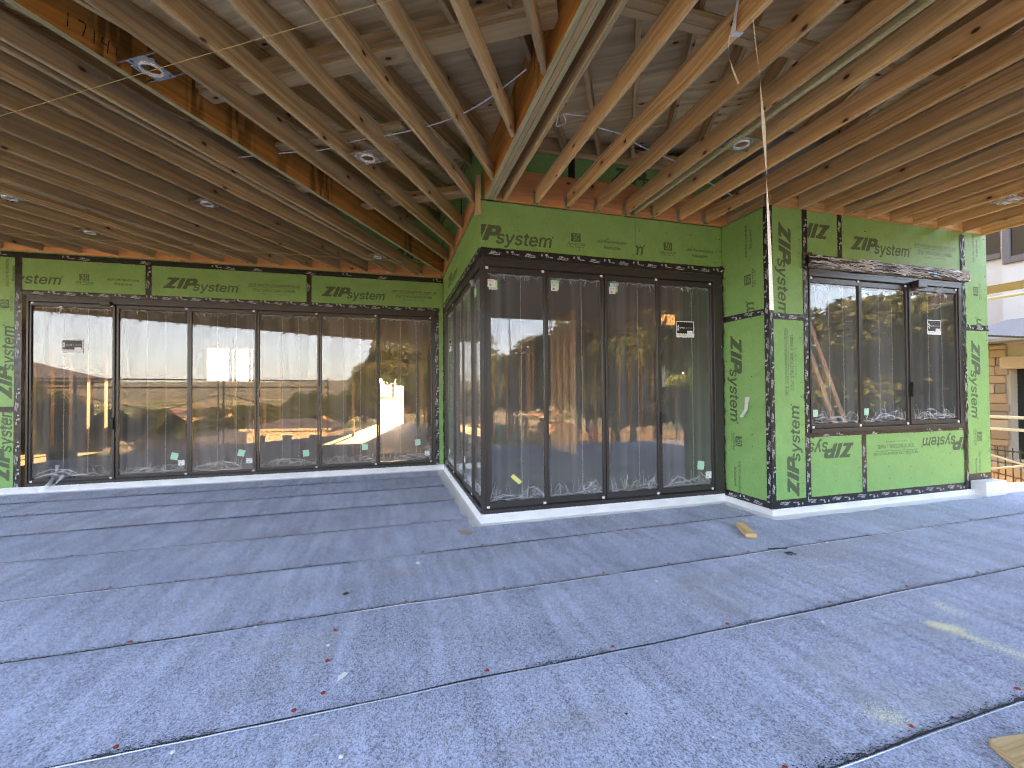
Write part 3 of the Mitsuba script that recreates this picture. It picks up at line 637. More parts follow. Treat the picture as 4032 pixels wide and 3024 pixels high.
maker_label(BF, d2, 3.722, 4.006, 2.247, 2.466, cg - .016, 'black and white maker label on the right pane of the bay front')
maker_label(LW, d1, -5.002, -4.723, 2.198, 2.408, cg, 'black and white maker label on the left pane of the wide door')
maker_label(RB, d4, 7.236, 7.512, 2.286, 2.493, cg, 'maker label on the right pane of the window')
maker_label(BS, d3, -7.86, -7.58, 2.25, 2.47, cg, 'maker label on the far pane of the bay side')
def sq(plane, key, a, b, i, mint=True, s=.115, rot=0., off=0.): on(plane, key, 'sticker', a, a + s * (.92 if mint else .8), b, b + s * (1 if mint else .78), cg - .016 * (i % 2) + off, 'mint' if mint else 'paper', rot, **({} if mint else {}))
def code(plane, key, a, b, i, s=.115, rot=0., off=.0012):
    sq(plane, key, a, b, i, False, s, rot, off)
    g = unary_union([sbox(x, .055, x + w, .082) for x, w in ((.012, .004), (.020, .002), (.026, .006), (.036, .003), (.043, .002), (.049, .005), (.058, .003), (.066, .006))] + [sbox(.02, .012, .05, .035)])
    part(key, 'sticker_print', printing(plane, [(g, a, b, 0)], None, cg - .016 * (i % 2) + off + .0012, .0003), 'label_grey')
sq(BF, d2, 1.135, 2.740, 0); code(BF, d2, 1.122, 2.772, 0); sq(BF, d2, 1.925, 2.79, 1); code(BF, d2, 1.926, 2.772, 1); sq(BF, d2, 2.730, 2.80, 0); code(BF, d2, 2.712, 2.775, 0)
sq(BF, d2, 4.035, .45, 1, rot=-6); code(BF, d2, 4.164, .325, 1); on(BF, d2, 'sticker', 1.385, 1.53, .462, .512, cg, 'yellow_tape', -42, label='strip of yellow tape low on the first pane of the bay front')
sq(LW, d1, -3.53, .42, 1, rot=-12); code(LW, d1, -3.42, .318, 1); sq(LW, d1, -2.53, .43, 0, rot=-14); code(LW, d1, -2.40, .305, 0); sq(LW, d1, -1.50, .378, 1, rot=6); sq(LW, d1, -.49, .452, 0); sq(LW, d1, .482, .495, 1, rot=5); code(LW, d1, .666, .29, 1)
sq(RB, d4, 5.137, 1.185, 0, s=.09); sq(RB, d4, 6.036, 1.185, 1, s=.09)
code(BS, d3, -7.9, .40, 0); code(BS, d3, -6.3, .5, 0); sq(BS, d3, -5.5, 2.75, 1)
part(d1, 'handle', LW.box(-4.340, -4.298, .96, 1.15, -.004, .03, .006), 'gasket'); part(d1, 'door_closer', LW.box(-4.47, -4.33, 2.965, 3.03, .01, .07, .006), 'frame')
part(d4, 'handle', RB.box(6.855, 6.872, 1.42, 1.62, -.004, .03, .004), 'gasket'); part(d4, 'door_closer', RB.box(6.885, 7.06, 2.905, 3.0, .01, .10, .008), 'frame_side')
part(d2, 'handle', BF.box(3.44, 3.452, .95, 1.25, -.004, .02, .003), 'gasket')
# loose film tails and a paper strip
def tail(plane, key, pts, w, name='film_tail', mt='film_fold', **k):
    p = np.array(pts, float); t = np.linspace(0, 1, 14); P = np.stack([np.interp(t, np.linspace(0, 1, len(p)), p[:, i]) for i in range(3)], 1)
    rr = np.random.default_rng(int(abs(p[0, 0]) * 1000)); D = np.stack([np.cos(t * 2.5 + rr.random()), np.sin(t * 2.2) * .6, .6 * np.sin(t * 5 + rr.random() * 3)], 1)
    part(key, name, plane.put(ribbon(P, D, w * (.7 + .5 * rr.random(14)))), mt, **k)
tail(LW, d1, [(-5.02, .42, .01), (-5.06, .24, .03), (-5.10, .13, .05), (-5.21, .03, .07)], .07, label='torn white film hanging over the sill'); tail(LW, d1, [(-5.06, .12, .05), (-5.0, .17, .06), (-4.93, .26, .03)], .07); tail(LW, d1, [(-5.0, 2.93, .01), (-4.98, 2.86, .03), (-5.03, 2.80, .02)], .07)
tail(BS, d3, [(-8.0, .26, .02), (-8.0, .14, .05), (-8.05, .01, .09)], .06); tail(BS, d3, [(-5.35, 2.94, .01), (-5.3, 2.87, .05), (-5.15, 2.83, .06)], .08)
tail(RB, d4, [(7.45, 2.95, .02), (7.40, 2.89, .05), (7.36, 2.85, .03)], .08)
m, _, _ = grid(5, 12, lambda u, v: np.stack([-4.562 + .075 * u - np.maximum(v - .55, 0) * (.20), 1.44 - .29 * v + .06 * np.maximum(v - .6, 0), .004 + .035 * np.sin(v * 2.6) * (.4 + .6 * u)], -1))
part('house', 'paper_strip', RT.put(m), 'paper', smooth=True, label='strip of white paper hanging on the return wall beside the bay')
# handwriting and stray tape bits on the boards
for a, b, r_ in ((5.085, .93, 30), (7.06, .945, 15), (4.945, 1.44, 80)): on(RB, 'house', 'tape_scrap', a, a + .07, b, b + .022, .004, 'tape', r_, t=.004)

# ------------------------------------------------------------------ the porch roof: joists, beams, rafters, sheathing
PR = thing('porch_roof', 'open porch roof framing of bare ceiling joists under sloping rafters and plywood', 'roof framing')
def sdir(s0, s1, t, z): a, b = st(s0, t), st(s1, t); return (a[0], a[1], z), (b[0], b[1], z)
def s_end(t):
    xl = 1.066 if t > -1.52 else 1.004
    return min((xl - t * TD[0]) / SD[0], (YW - .042 - t * TD[1]) / SD[1])
lt = [-.537, -.943, -1.347, -1.742, -2.178, -2.592, -2.962, -3.80, -3.892, -4.247, -4.669, -5.092, -5.494, -5.903, -6.262, -6.31, -6.696, -7.13, -7.55, -7.98, -8.40, -8.82, -9.24]
for t in lt:
    a, b = sdir(.05, s_end(t), t, ZJ + .092 + rng.normal(0, .002))
    lumber(PR, 'joist', a, b, .040, .184, kind=0, segs=12, bow=.008, clip=jclip, jag=.0 if rng.random() < .7 else .006, ch=.006)
a, b = sdir(.05, s_end(-3.372), -3.372, ZJ + .178)
lumber(PR, 'laminated_beam', a, b, .048, .356, kind=2, segs=8, clip=jclip, ch=.001, label='orange laminated veneer beam among the left joists with chalked numbers')
m = prism((a[0], a[1], ZJ - .002), (b[0], b[1], ZJ - .002), .046, .004, board=300, kind=3, ch=.001)  # greenish bounced light put into the colour of this underside strip
part(PR, 'beam_edge', m[0], 'wood', uv=m[1])
# the numbers on the beam face
LVF = Plane((*(st(0, -3.372 + .0245)), 0), (*SD, 0), (0, 0, 1), (*TD, 0))
def stroke(pts, w): return shapely.LineString(pts).buffer(w, cap_style='round')
NUM = unary_union([stroke([(0, 0), (.005, .10)], .005), stroke([(.10, .10), (.15, .105), (.165, .09), (.135, .0)], .005), stroke([(.24, .0), (.245, .10)], .005), stroke([(.325, .09), (.31, .045), (.37, .05)], .005), stroke([(.385, .10), (.37, -.01)], .005), stroke([(.46, 0.02), (.468, .085)], .004)])
part(PR, 'chalk_number', printing(LVF, [(affinity.scale(NUM, .58, .85, origin=(0, 0)), 1.87, 3.845, 0)], None, .0004, .0005), 'label_black')
rx = [1.315, 1.7135, 2.122, 2.522, 2.928, 3.040, 3.329, 3.731, 4.137, 4.54, 4.97, 5.40, 5.74, 6.12, 6.56, 7.0, 7.5, 8.02, 8.44]
for i, x in enumerate(rx):
    y1 = YB - .042 if x < XR else 5.2
    k = 0 if i in (0, 10, 12) else 1
    lumber(PR, 'joist', (x, -1.2, ZJ + .092), (x + rng.normal(0, .004), y1, ZJ + .092 + rng.normal(0, .002)), .040, .184, kind=k if x != 3.040 else 3, segs=12, bow=.007, clip=jclip, jag=.010 if i in (1, 11, 12, 14) else 0, ch=.007)
    if x < XR and i > 0:
        for sx in (-1, 1): part(PR, 'joist_hanger', cat([bx(x + sx * .0215, x + sx * .0235, y1 - .045, y1 - .002, ZJ + .004, ZJ + .15), bx(x + sx * .022, x + sx * .045, y1 - .004, y1 - .002, ZJ + .004, ZJ + .15)]), 'zinc')
        part(PR, 'joist_hanger', bx(x - .022, x + .022, y1 - .045, y1 - .002, ZJ - .004, ZJ - .002), 'zinc')
for j, (x, k) in enumerate(((1.095, 2), (1.141, 0), (1.187, 2))):
    lumber(PR, 'bay_beam_ply', (x, -1.2, ZJ + .23), (x, YB - .042, ZJ + .23), .0445, .46, kind=k, clip=jclip, segs=6, ch=.001, **({'label': 'orange left face of the three ply beam running to the bay corner'} if j == 0 else {}))
    m = prism((x, -1.2, ZJ - .003), (x, YB - .045, ZJ - .003), .041, .005, board=310 + j, kind=3 if j != 1 else 0, ch=.001, segs=8); part(PR, 'beam_edge', m[0], 'wood', uv=m[1])  # outer undersides coloured for the greenish light bounced from below
lumber(PR, 'ledger', (1.215, YB - .021, 3.982), (XR - .02, YB - .021, 3.982), .040, .384, kind=6, label='bright orange ledger board on the bay front that carries the joists')
lumber(PR, 'ledger', (XL - .021, YB + .02, 3.89), (XL - .021, YW - .04, 3.89), .038, .20, kind=6, label='ledger board along the side of the bay')
lumber(PR, 'wall_plate', (1.05, YB - .02, 4.555), (XR, YB - .02, 4.555), .05, .20, kind=0)
lumber(PR, 'wall_plate', (XL - .02, YB, 4.62), (XL - .02, YW, 4.95), .05, .20, kind=0)
lumber(PR, 'post_block', (XL - .035, YB - .03, 3.60), (XL - .035, YB - .03, 4.05), .06, .05, up=(0, 1, 0), kind=5)
lumber(PR, 'post_block', (XR - .01, YB - .07, 3.795), (XR - .01, YB - .07, 4.02), .04, .09, up=(0, 1, 0), kind=6)
for x0 in np.arange(-8.4, XL - .1, 2.44): lumber(PR, 'rim_board', (x0, YW - .021, 3.874), (min(x0 + 2.436, XL - .05), YW - .021, 3.874), .038, .205, kind=6)
for x in (5.56, 5.9, 8.3): lumber(PR, 'brace', (x, YR + .06, ZJ + .02), (x + .25, YR + .02, ZJ + .16), .04, .05, kind=5)
lumber(PR, 'blocking', (4.47, YR + .025, ZJ + .092), (8.43, YR + .025, ZJ + .092), .036, .19, kind=1)
shell(XR, XE, YR + .06, YR + .10, 3.79, 8.0, name='attic_wall'); shell(XR + .02, XR + .06, YR + .06, YB + .1, 3.79, 8.0, name='attic_wall'); lumber(PR, 'blocking', (XR - .02, YR + .05, ZJ + .092), (XR - .02, YB - .13, ZJ + .092), .038, .186, kind=0)
# strongbacks lying across the joists
def cross(s, t0, t1, z, w, d, kind=5): a, b = st(s, t0), st(s, t1); lumber(PR, 'strongback', (a[0], a[1], z), (b[0], b[1], z), w, d, kind=kind)
cross(2.78, -3.33, -.40, ZJ + .205, .14, .038); cross(2.70, -3.33, -.40, ZJ + .268, .038, .088)
cross(5.0, -3.33, -1.86, ZJ + .205, .14, .038); cross(5.08, -3.33, -1.86, ZJ + .29, .038, .13); cross(4.35, -9.2, -3.42, ZJ + .205, .14, .038)
cross(3.55, -3.33, -1.95, ZJ + .205, .10, .038)
lumber(PR, 'strongback', (1.23, 2.36, ZJ + .205), (8.43, 2.36, ZJ + .205), .07, .038, kind=5); lumber(PR, 'strongback', (1.23, 2.43, ZJ + .205), (8.43, 2.43, ZJ + .205), .06, .038, kind=5); lumber(PR, 'strongback', (1.23, 2.45, ZJ + .285), (8.43, 2.45, ZJ + .285), .038, .12, kind=0)
SL = np.array([0.165 * SD[0], 0.165 * SD[1], 0])
NRM = np.array([-.165 * SD[0], -.165 * SD[1], 1]); NRM /= np.linalg.norm(NRM)
foot = Polygon([(*st(-.72, -11.5),), (*st(-.72, 2.0),), (8.66, -1.66), (8.66, 20.9), (-10.4, 20.9), (-10.4, 6.0)])
for k in range(-28, 24):
    t = .112 + .405 * k; line = shapely.LineString([st(-.7, t), st(9.2, t)]).intersection(foot.buffer(-.03))
    if line.is_empty or line.geom_type != 'LineString': continue
    (x0, y0), (x1, y1) = line.coords[0], line.coords[-1]
    if math.hypot(x1 - x0, y1 - y0) < .5: continue
    o = -.105
    lumber(PR, 'rafter', (x0, y0, roof_z(x0, y0) + o), (x1, y1, roof_z(x1, y1) + o), .038, .184, up=NRM, kind=0, segs=4, bow=.005)
for i in range(9):
    for j in range(-6, 5):
        s0, t0 = -.72 + 1.2192 * i, 2.4384 * j + (1.2192 if i % 2 else 0) - .7
        q = Polygon([st(s0 + .002, t0 + .002), st(s0 + 1.217, t0 + .002), st(s0 + 1.217, t0 + 2.436), st(s0 + .002, t0 + 2.436)]).intersection(foot)
        if q.is_empty or q.area < .05 or q.geom_type != 'Polygon': continue
        m = trimesh.creation.extrude_polygon(q, .012, engine='earcut'); V = m.vertices.copy(); V[:, 2] += roof_z(V[:, 0], V[:, 1]); BOARD[0] += 1
        uv = np.stack([BOARD[0] * 50 + 20 + V[:, :2] @ TD, 40 + 5 + (V[:, :2] @ SD - s0) * .9], 1)
        part(PR, 'plywood_sheet', trimesh.Trimesh(V, m.faces, process=False), 'wood', uv=uv)
q = Polygon([st(10.24, -30), st(10.24, 30), st(60, 30), st(60, -30)]).intersection(foot)
m = trimesh.creation.extrude_polygon(q, .05, engine='earcut'); m.vertices[:, 2] += roof_z(m.vertices[:, 0], m.vertices[:, 1]); part('house', 'roof_deck', m, 'drywall')
a, b = st(-.74, -11.4), st(-.74, 2.02)
lumber(PR, 'fascia', (a[0], a[1], 3.625), (b[0], b[1], 3.625), .038, .16, kind=5); lumber(PR, 'fascia', (1.36, -1.68, 3.72), (8.66, -1.68, 3.72), .038, .34, kind=0)
for t0, t1 in ((-11.4, -.6),): a, b = st(.10, t0), st(.10, t1); lumber(PR, 'eave_beam', (a[0], a[1], 3.66), (b[0], b[1], 3.66), .09, .25, kind=0)
lumber(PR, 'eave_beam', (1.0, -1.16, 3.66), (6.3, -1.16, 3.66), .09, .25, kind=0)
lumber(PR, 'post', (1.15, -1.13, -3.0), (1.15, -1.13, 3.53), .14, .14, up=(0, 1, 0), kind=3); lumber(PR, 'post', (-9.6, 5.5, -3.0), (-9.6, 5.5, 3.53), .14, .14, up=(0, 1, 0), kind=3)

# ------------------------------------------------------------------ recessed light frames, cables, strings, straps
def light_frame(x, y, dirv, lift, label):
    k = thing('recessed_light_frame', label, 'light fitting', 'recessed light frames between the joists')
    d = np.array([*dirv, 0.]); n = np.array([-d[1], d[0], 0.]); q_ = .76; F = Plane((x, y, ZJ + lift), d * q_, n * q_, (0, 0, q_))
    ring = Polygon([(-.14, -.115), (.14, -.115), (.14, .115), (-.14, .115)]).difference(shapely.Point(0, 0).buffer(.083, 16))
    for hx in (-.115, .115): ring = ring.difference(affinity.scale(shapely.Point(hx, .07 if hx < 0 else -.07).buffer(.012), 1.5, .8))
    m = trimesh.creation.extrude_polygon(ring, .0015, engine='earcut'); part(k, 'plate', F.put(m), 'zinc')
    m = trimesh.creation.annulus(.080, .088, .030, sections=28); part(k, 'trim_ring', F.put(m.apply_translation([0, 0, -.004]) or m), 'white')
    for s in (-1, 1): part(k, 'hanger_bar', F.put(bx(-.004, .004, -.225, .225, 0, .022).apply_translation([s * .128, 0, .003])), 'zinc')
    part(k, 'junction_box', F.put(soft(-.06, .06, .10, .17, .015, .09, .004)), 'zinc')
    part(k, 'socket_cup', F.put(trimesh.creation.cylinder(.022, .03, sections=12).apply_translation([.02, .02, .09])), 'white')
lights = [(-1.693, 3.603, SD, 'largest recessed light frame beside the orange laminated beam'), (-.092, 4.296, SD, 'recessed light frame with a white ring left of the bay beam'), (-.098, 7.624, SD, 'recessed light frame close to the back wall header near the bay'),
          (-4.181, 6.367, SD, 'recessed light frame at the far left edge of the joists'), (-4.044, 7.482, SD, 'flat recessed light frame above the left pane of the wide door'), (-2.179, 6.046, SD, 'recessed light frame half hidden between the left joists'),
          (3.130, 3.209, (0, 1), 'recessed light frame with a white ring among the right joists'), (7.26, 3.34, (0, 1), 'recessed light frame at the right edge above the window wall')]
for x, y, d, lab in lights:
    if d is SD:
        t = x * TD[0] + y * TD[1]; s = x * SD[0] + y * SD[1]; q = sorted(lt + [-3.372]); lo = max([v for v in q if v < t]); hi = min([v for v in q if v > t])
        x, y = st(s, (lo + hi) / 2)
    light_frame(x, y, d, .012 if y < 4.5 else .045, lab)
def cable(key, pts, r, material, label, category, sag=None, n=8, **k):
    p = np.array(pts, float); t = np.r_[0, np.cumsum(np.linalg.norm(np.diff(p, axis=0), axis=1))]; tt = np.linspace(0, t[-1], len(p) * n)
    from scipy.interpolate import PchipInterpolator
    P = np.stack([PchipInterpolator(t, p[:, i])(tt) for i in range(3)], 1)
    add(key, tube(P, r, 6), material, smooth=True, label=label, category=category, **k)
cable('electric_cable', [(-1.6, 5.0, 3.93), (-1.0, 4.74, 3.94), (-.62, 4.56, 3.93), (-.27, 4.33, 3.95), (.09, 4.10, 3.94), (.44, 3.86, 3.95), (.72, 3.53, 3.94), (.90, 3.23, 3.95), (1.0, 3.05, 3.96)], .0055, 'cable', 'white electric cable threaded through the joists left of the bay beam', 'cable')
cable('electric_cable', [(1.44, 3.50, 3.96), (1.47, 3.60, 3.93), (1.52, 3.52, 3.93), (1.46, 3.445, 3.945), (1.517, 3.44, 3.95), (1.687, 3.427, 3.95), (1.871, 3.55, 3.95), (2.09, 3.564, 3.94), (2.308, 3.675, 3.95), (2.48, 3.726, 3.94), (2.72, 3.806, 3.95), (2.89, 3.86, 3.95), (3.6, 4.169, 3.95), (4.08, 4.357, 3.95), (4.4, 4.5, 3.95)], .0055, 'cable', 'white electric cable looping between the right joists above the bay', 'cable')
cable('string_line', [(-4.6, 5.42, ZJ - .012), (-2.747, 4.264, ZJ - .012), (-1.598, 3.532, ZJ - .014), (-.801, 3.031, ZJ - .014), (-.029, 2.548, ZJ - .012), (.9, 1.96, ZJ - .01)], .0022, 'string', 'yellow string line stretched under the joists at the upper left', 'string')
cable('string_line', [(-7.5, 7.62, ZJ - .012), (-5.16, 7.643, ZJ - .012), (-2.05, 7.67, ZJ - .013), (.99, 7.563, ZJ - .012)], .0022, 'string', 'thin string line under the joists along the back wall header', 'string')
RV = np.array([.9616, -.2743, 0.])
P0 = np.array([2.135, 2.085, 0.]); zz = np.array([3.795, 3.6, 3.45, 3.13, 2.97, 2.82, 2.6, 2.4, 2.2, 2.02]); dx = np.array([0, .018, .036, .055, .062, .067, .074, .079, .083, .086])
P = P0 + RV * dx[:, None] + np.stack([0 * zz, 0 * zz, zz], 1); tw = np.array([.5, .6, .9, .2, .5, .9, .3, .2, .1, 0])
add('plastic_strap', ribbon(np.vstack([P, ]), np.stack([.96 * np.cos(tw), -.27 * np.cos(tw) + np.sin(tw), 0 * tw], 1), [.013, .014, .018, .028, .026, .022, .022, .024, .025, .026]), 'strap', smooth=True, label='long pale plastic strap hanging from the joists in front of the green corner', category='strap')
add('plastic_strap', ribbon([(2.06, 2.10, 4.0), (2.075, 2.16, 3.86), (2.092, 2.20, 3.785), (2.15, 2.19, 3.785)], [(0, 1, .1)] * 4, [.02, .025, .05, .05]), 'paper', label='short pale strap looped round a right joist', category='strap')
add('plastic_strap', ribbon([(2.085, 2.22, 3.79), (2.10, 2.25, 3.70), (2.125, 2.24, 3.60), (2.17, 2.24, 3.51)], [(1, .2, 0), (.7, .7, 0), (1, 0, 0), (1, 0, 0)], [.010, .013, .016, .018]), 'strap', label='loose end of a strap dangling under a right joist', category='strap')

# ------------------------------------------------------------------ things lying on the deck
lumber('', 'lumber_offcut', (3.60, 3.635, .026), (3.80, 3.99, .026), .105, .040, kind=5, label='short brown lumber offcut lying on the deck below the corner', category='wood offcut')
m = trimesh.creation.extrude_polygon(Polygon([(2.48, 1.246), (2.70, 1.218), (2.66, .98), (2.375, 1.03)]), .032, engine='earcut'); m.apply_translation([0, 0, .003]); V = m.vertices
add('plywood_offcut', m, 'wood', uv=np.stack([5000 + V[:, 0], 57 + V[:, 1] + V[:, 2] * 3], 1), label='pale board offcut at the bottom right corner of the deck', category='wood offcut')
def flat(key, poly, z, t, material, label, category):
    m = trimesh.creation.extrude_polygon(Polygon(poly), t, engine='earcut'); m.apply_translation([0, 0, z]); add(key, m, material, label=label, category=category)
flat('metal_clip', [(3.57, 3.15), (3.585, 3.15), (3.585, 3.20), (3.62, 3.20), (3.62, 3.15), (3.635, 3.15), (3.635, 3.22), (3.57, 3.22)], .005, .006, 'label_black', 'small black U shaped clip on the deck near the wood offcut', 'clip')
flat('metal_clip', [(3.50, 3.335), (3.68, 3.285), (3.68, 3.292), (3.50, 3.345)], .005, .006, 'label_black', 'thin black sliver on the deck beside the U shaped clip', 'scrap')
flat('tape_scrap', [(-.345, 3.54), (-.32, 3.575), (-.295, 3.545), (-.32, 3.515)], .004, .002, 'label_black', 'small black diamond shaped scrap on the deck', 'scrap')
flat('felt_scrap', [(.72, 4.76), (.82, 4.74), (.86, 4.60), (.76, 4.62)], .006, .002, 'stone2', 'small brown scrap of felt near the bay corner', 'scrap')
flat('paper_scrap', [(-.27, 2.53), (-.24, 2.56), (-.22, 2.545), (-.235, 2.52), (-.27, 2.49)], .004, .003, 'paper', 'torn white paper scrap beside the cross seam of the deck', 'scrap')
flat('paper_scrap', [(.22, 3.98), (.245, 4.01), (.27, 3.97), (.255, 3.94)], .004, .004, 'paper', 'small white scrap on the deck in front of the bay', 'scrap')
flat('paper_scrap', [(2.05, 3.05), (2.08, 3.06), (2.07, 3.02)], .004, .003, 'paper', 'tiny white scrap in the middle of the deck', 'scrap')
for i in range(46):
    x, y = rng.uniform(-4, 7), rng.uniform(1.4, 7.6)
    if y > (YW if x < XL else YB if x < XR else YR) - .25 or y < .4 * -x: continue
    a, s = rng.uniform(0, 6.3), rng.uniform(.004, .014)
    P = [(x + s * math.cos(a + q) * rng.uniform(.5, 1.2), y + s * .6 * math.sin(a + q) * rng.uniform(.5, 1.2)) for q in (0, 1.6, 3.0, 4.6)]
    if not Polygon(P).is_valid or Polygon(P).area < 2e-6: continue
    dark = rng.random() < .4
    m = trimesh.creation.extrude_polygon(Polygon(P), .002, engine='earcut'); m.apply_translation([0, 0, .004])
    part('deck', 'crumb', m, 'label_black' if dark else 'paper')
# pale yellow flecks scattered in streaks over the felt
def pale_flecks(label, lines, n):
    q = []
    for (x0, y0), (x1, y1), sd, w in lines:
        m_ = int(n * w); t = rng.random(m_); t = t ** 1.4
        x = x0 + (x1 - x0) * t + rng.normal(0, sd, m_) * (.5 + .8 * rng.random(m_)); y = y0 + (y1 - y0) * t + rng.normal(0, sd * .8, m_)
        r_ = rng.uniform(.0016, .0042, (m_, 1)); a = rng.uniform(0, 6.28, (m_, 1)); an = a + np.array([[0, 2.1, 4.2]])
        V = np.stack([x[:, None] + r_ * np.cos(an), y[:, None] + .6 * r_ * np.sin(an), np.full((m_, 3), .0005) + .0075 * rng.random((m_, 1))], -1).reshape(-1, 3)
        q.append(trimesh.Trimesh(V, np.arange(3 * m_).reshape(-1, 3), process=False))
    add('pale_flecks', cat(q), 'pale_flecks', kind_='stuff', label=label)
pale_flecks('pale yellow streak of fine flecks on the deck at the right', [((3.42, 1.95), (3.56, 1.30), .035, 1.0), ((3.40, 1.98), (3.50, 1.88), .03, .7), ((3.75, 2.15), (3.70, 2.0), .04, .2)], 5200)
pale_flecks('small pale patch of fine flecks near the lower right seam of the deck', [((2.22, 1.52), (2.30, 1.45), .05, 1.0)], 1300)
# inside the rooms: a ladder behind the window, a bucket behind the wide door
LD = thing('ladder', 'wooden coloured step ladder leaning inside behind the left pane of the window', 'ladder')
l0, l1 = np.array([6.93, 5.0, .09]), np.array([5.72, 5.02, 3.0]); r0, r1 = np.array([7.32, 5.12, .09]), np.array([6.02, 5.12, 3.0])
part(LD, 'rail', bar(l0, l1, .07, .03, (0, 1, 0)), 'peach'); part(LD, 'rail', bar(r0, r1, .075, .035, (0, 1, 0)), 'peach')
for f in np.linspace(.08, .94, 9): part(LD, 'rung', bar(l0 + (l1 - l0) * f, r0 + (r1 - r0) * f, .06, .03), 'steel_light')
bk = trimesh.creation.cylinder(.19, .45, sections=20); bk.apply_translation([-5.45, 9.35, .31]); add('bucket', bk, 'label_black', label='dark bucket standing inside behind the left pane of the wide door', category='bucket')
lumber('', 'plywood_board', (-.2, 10.9, .10), (1.1, 10.5, .10), .9, .02, kind=0, label='dark board lying on the floor inside behind the wide door', category='board')

# ------------------------------------------------------------------ scaffolding and guard rails round the deck
def sc_frame(x, y, out, z0, z1, label, group):
    k = thing('scaffold_frame', label, 'scaffolding', group)
    o = np.array([*out, 0.])
    A, B = np.array([x, y, 0.]), np.array([x, y, 0.]) + o * .62
    for q in (A, B): part(k, 'post', tube([q + [0, 0, z0], q + [0, 0, z1]], .021, 8), 'steel_dark')
    for z in np.arange(z0 + .4, z1, .5): part(k, 'rung', tube([A + [0, 0, z], B + [0, 0, z]], .017, 6), 'steel_dark')
g1 = 'scaffold frames standing at the deck edge, seen mirrored in the glass'
base = np.array([-4.72, 2.43]); step = np.array([2.67, -1.585]); ou = (-.51, -.86)
FR = [base + step * k for k in (-2, -1, 0, 1)]
for q in FR: sc_frame(q[0], q[1], ou, -3.2, 2.0, 'dark steel scaffold frame beyond the left deck edge, mirrored in the wide door', g1)
FB = [np.array([3.3, -1.62]), np.array([6.2, -1.62]), np.array([9.1, -1.62])]
for q in FB: sc_frame(q[0], q[1], (0, -1), -3.2, 2.0, 'dark steel scaffold frame beyond the front deck edge, mirrored in the bay glass', 'scaffold frames mirrored in the bay')
def rail(p, q, r, material, label, group): add('guard_rail', tube([p, q], r, 7), material, label=label, category='rail', group=group)
for L_, off, wh in ((FR, np.array(ou) * .02, 'wide door'), (FB, np.array([0, -.03]), 'bay glass')):
    for z, nm in ((1.90, 'upper'), (1.68, 'lower')): rail((*(L_[0] + off), z), (*(L_[-1] + off), z + .02), .021, 'steel_dark', f'{nm} of the two dark level rails mirrored in the {wh}', 'scaffold rails mirrored in the glass')
    for i, (a, b) in enumerate(zip(L_[:-1], L_[1:])):
        w_ = ('far left', 'middle', 'right')[i] if wh == 'wide door' else ('left', 'right')[i]
        rail((*(a + off * 2), 1.50), (*(b + off * 2), .55), .014, 'steel_dark', f'brace falling leftwards in the {w_} scaffold bay mirrored in the {wh}', 'scaffold braces mirrored in the glass'); rail((*(a + off * 3), .55), (*(b + off * 3), 1.50), .014, 'steel_dark', f'brace rising leftwards in the {w_} scaffold bay mirrored in the {wh}', 'scaffold braces mirrored in the glass')
xs = 10.2
add('guard_rail', soft(xs, xs + .04, 2.5, 9.0, 3.19, 3.33, .004), 'stone1', label='wooden rail board high beyond the right end of the house', category='rail')
rail((xs + .03, 2.5, 3.13), (xs + .03, 9.0, 3.08), .024, 'steel_light', 'pale pipe just below the high wooden rail board', None) if False else add('guard_rail', tube([(xs + .03, 2.5, 3.13), (xs + .03, 9.0, 3.06)], .026, 8), 'steel_light', label='pale pipe just below the high wooden rail board', category='rail')
add('guard_rail', tube([(xs, 2.5, 1.02), (xs, 9.0, 1.03)], .026, 8), 'steel_light', label='upper of the two level pipes at right beyond the house end', category='rail')
add('guard_rail', tube([(xs, 2.5, .82), (xs, 9.0, .80)], .026, 8), 'steel_light', label='lower of the two level pipes at right beyond the house end', category='rail')
add('guard_rail', tube([(xs + .05, 3.4, 2.15), (xs + .05, 6.6, 2.75)], .018, 8), 'steel_dark', label='thin dark brace sloping above the metal roof of the next house', category='rail')
add('guard_rail', tube([(xs, 3.6, -.05), (xs, 5.6, .52)], .018, 8), 'steel_light', label='lower brace rising away in front of the iron fence', category='rail')
add('guard_rail', tube([(xs + .04, 3.6, .50), (xs + .04, 5.6, -.06)], .018, 8), 'steel_light', label='lower brace falling away in front of the iron fence', category='rail')

# ------------------------------------------------------------------ the next house at the right edge
NH = thing('stone_house', 'white stucco and tan stone house with dark window trim beyond the right deck end', 'house')
NX = 16.0
part(NH, 'stucco_wall', bx(NX, NX + .3, 4.2, 7.56, 2.7, 8.5), 'stucco'); part(NH, 'stucco_wall', bx(NX + .55, NX + .85, 7.56, 16, 2.7, 8.5), 'stucco'); part(NH, 'stucco_wall', bx(NX + .3, NX + .55, 7.50, 7.56, 2.7, 8.5), 'stucco')
w = part(NH, 'window', bx(NX - .02, NX + .02, 6.3, 7.36, 5.02, 6.9), 'window_dark')
part(w, 'trim', cat([soft(NX - .08, NX, 7.36, 7.52, 4.84, 7.1, .01), soft(NX - .08, NX, 6.1, 7.36, 4.84, 5.02, .01), soft(NX - .08, NX, 6.1, 7.36, 6.9, 7.1, .01), soft(NX - .05, NX - .02, 6.85, 6.89, 5.02, 6.9, .004)]), 'trim')
w = part(NH, 'window', bx(NX + .50, NX + .54, 7.8, 8.6, 5.3, 6.9), 'window_dark')
part(w, 'trim', cat([soft(NX + .45, NX + .54, 7.62, 7.8, 5.15, 7.1, .01), soft(NX + .45, NX + .54, 7.8, 8.7, 5.15, 5.3, .01)]), 'trim')
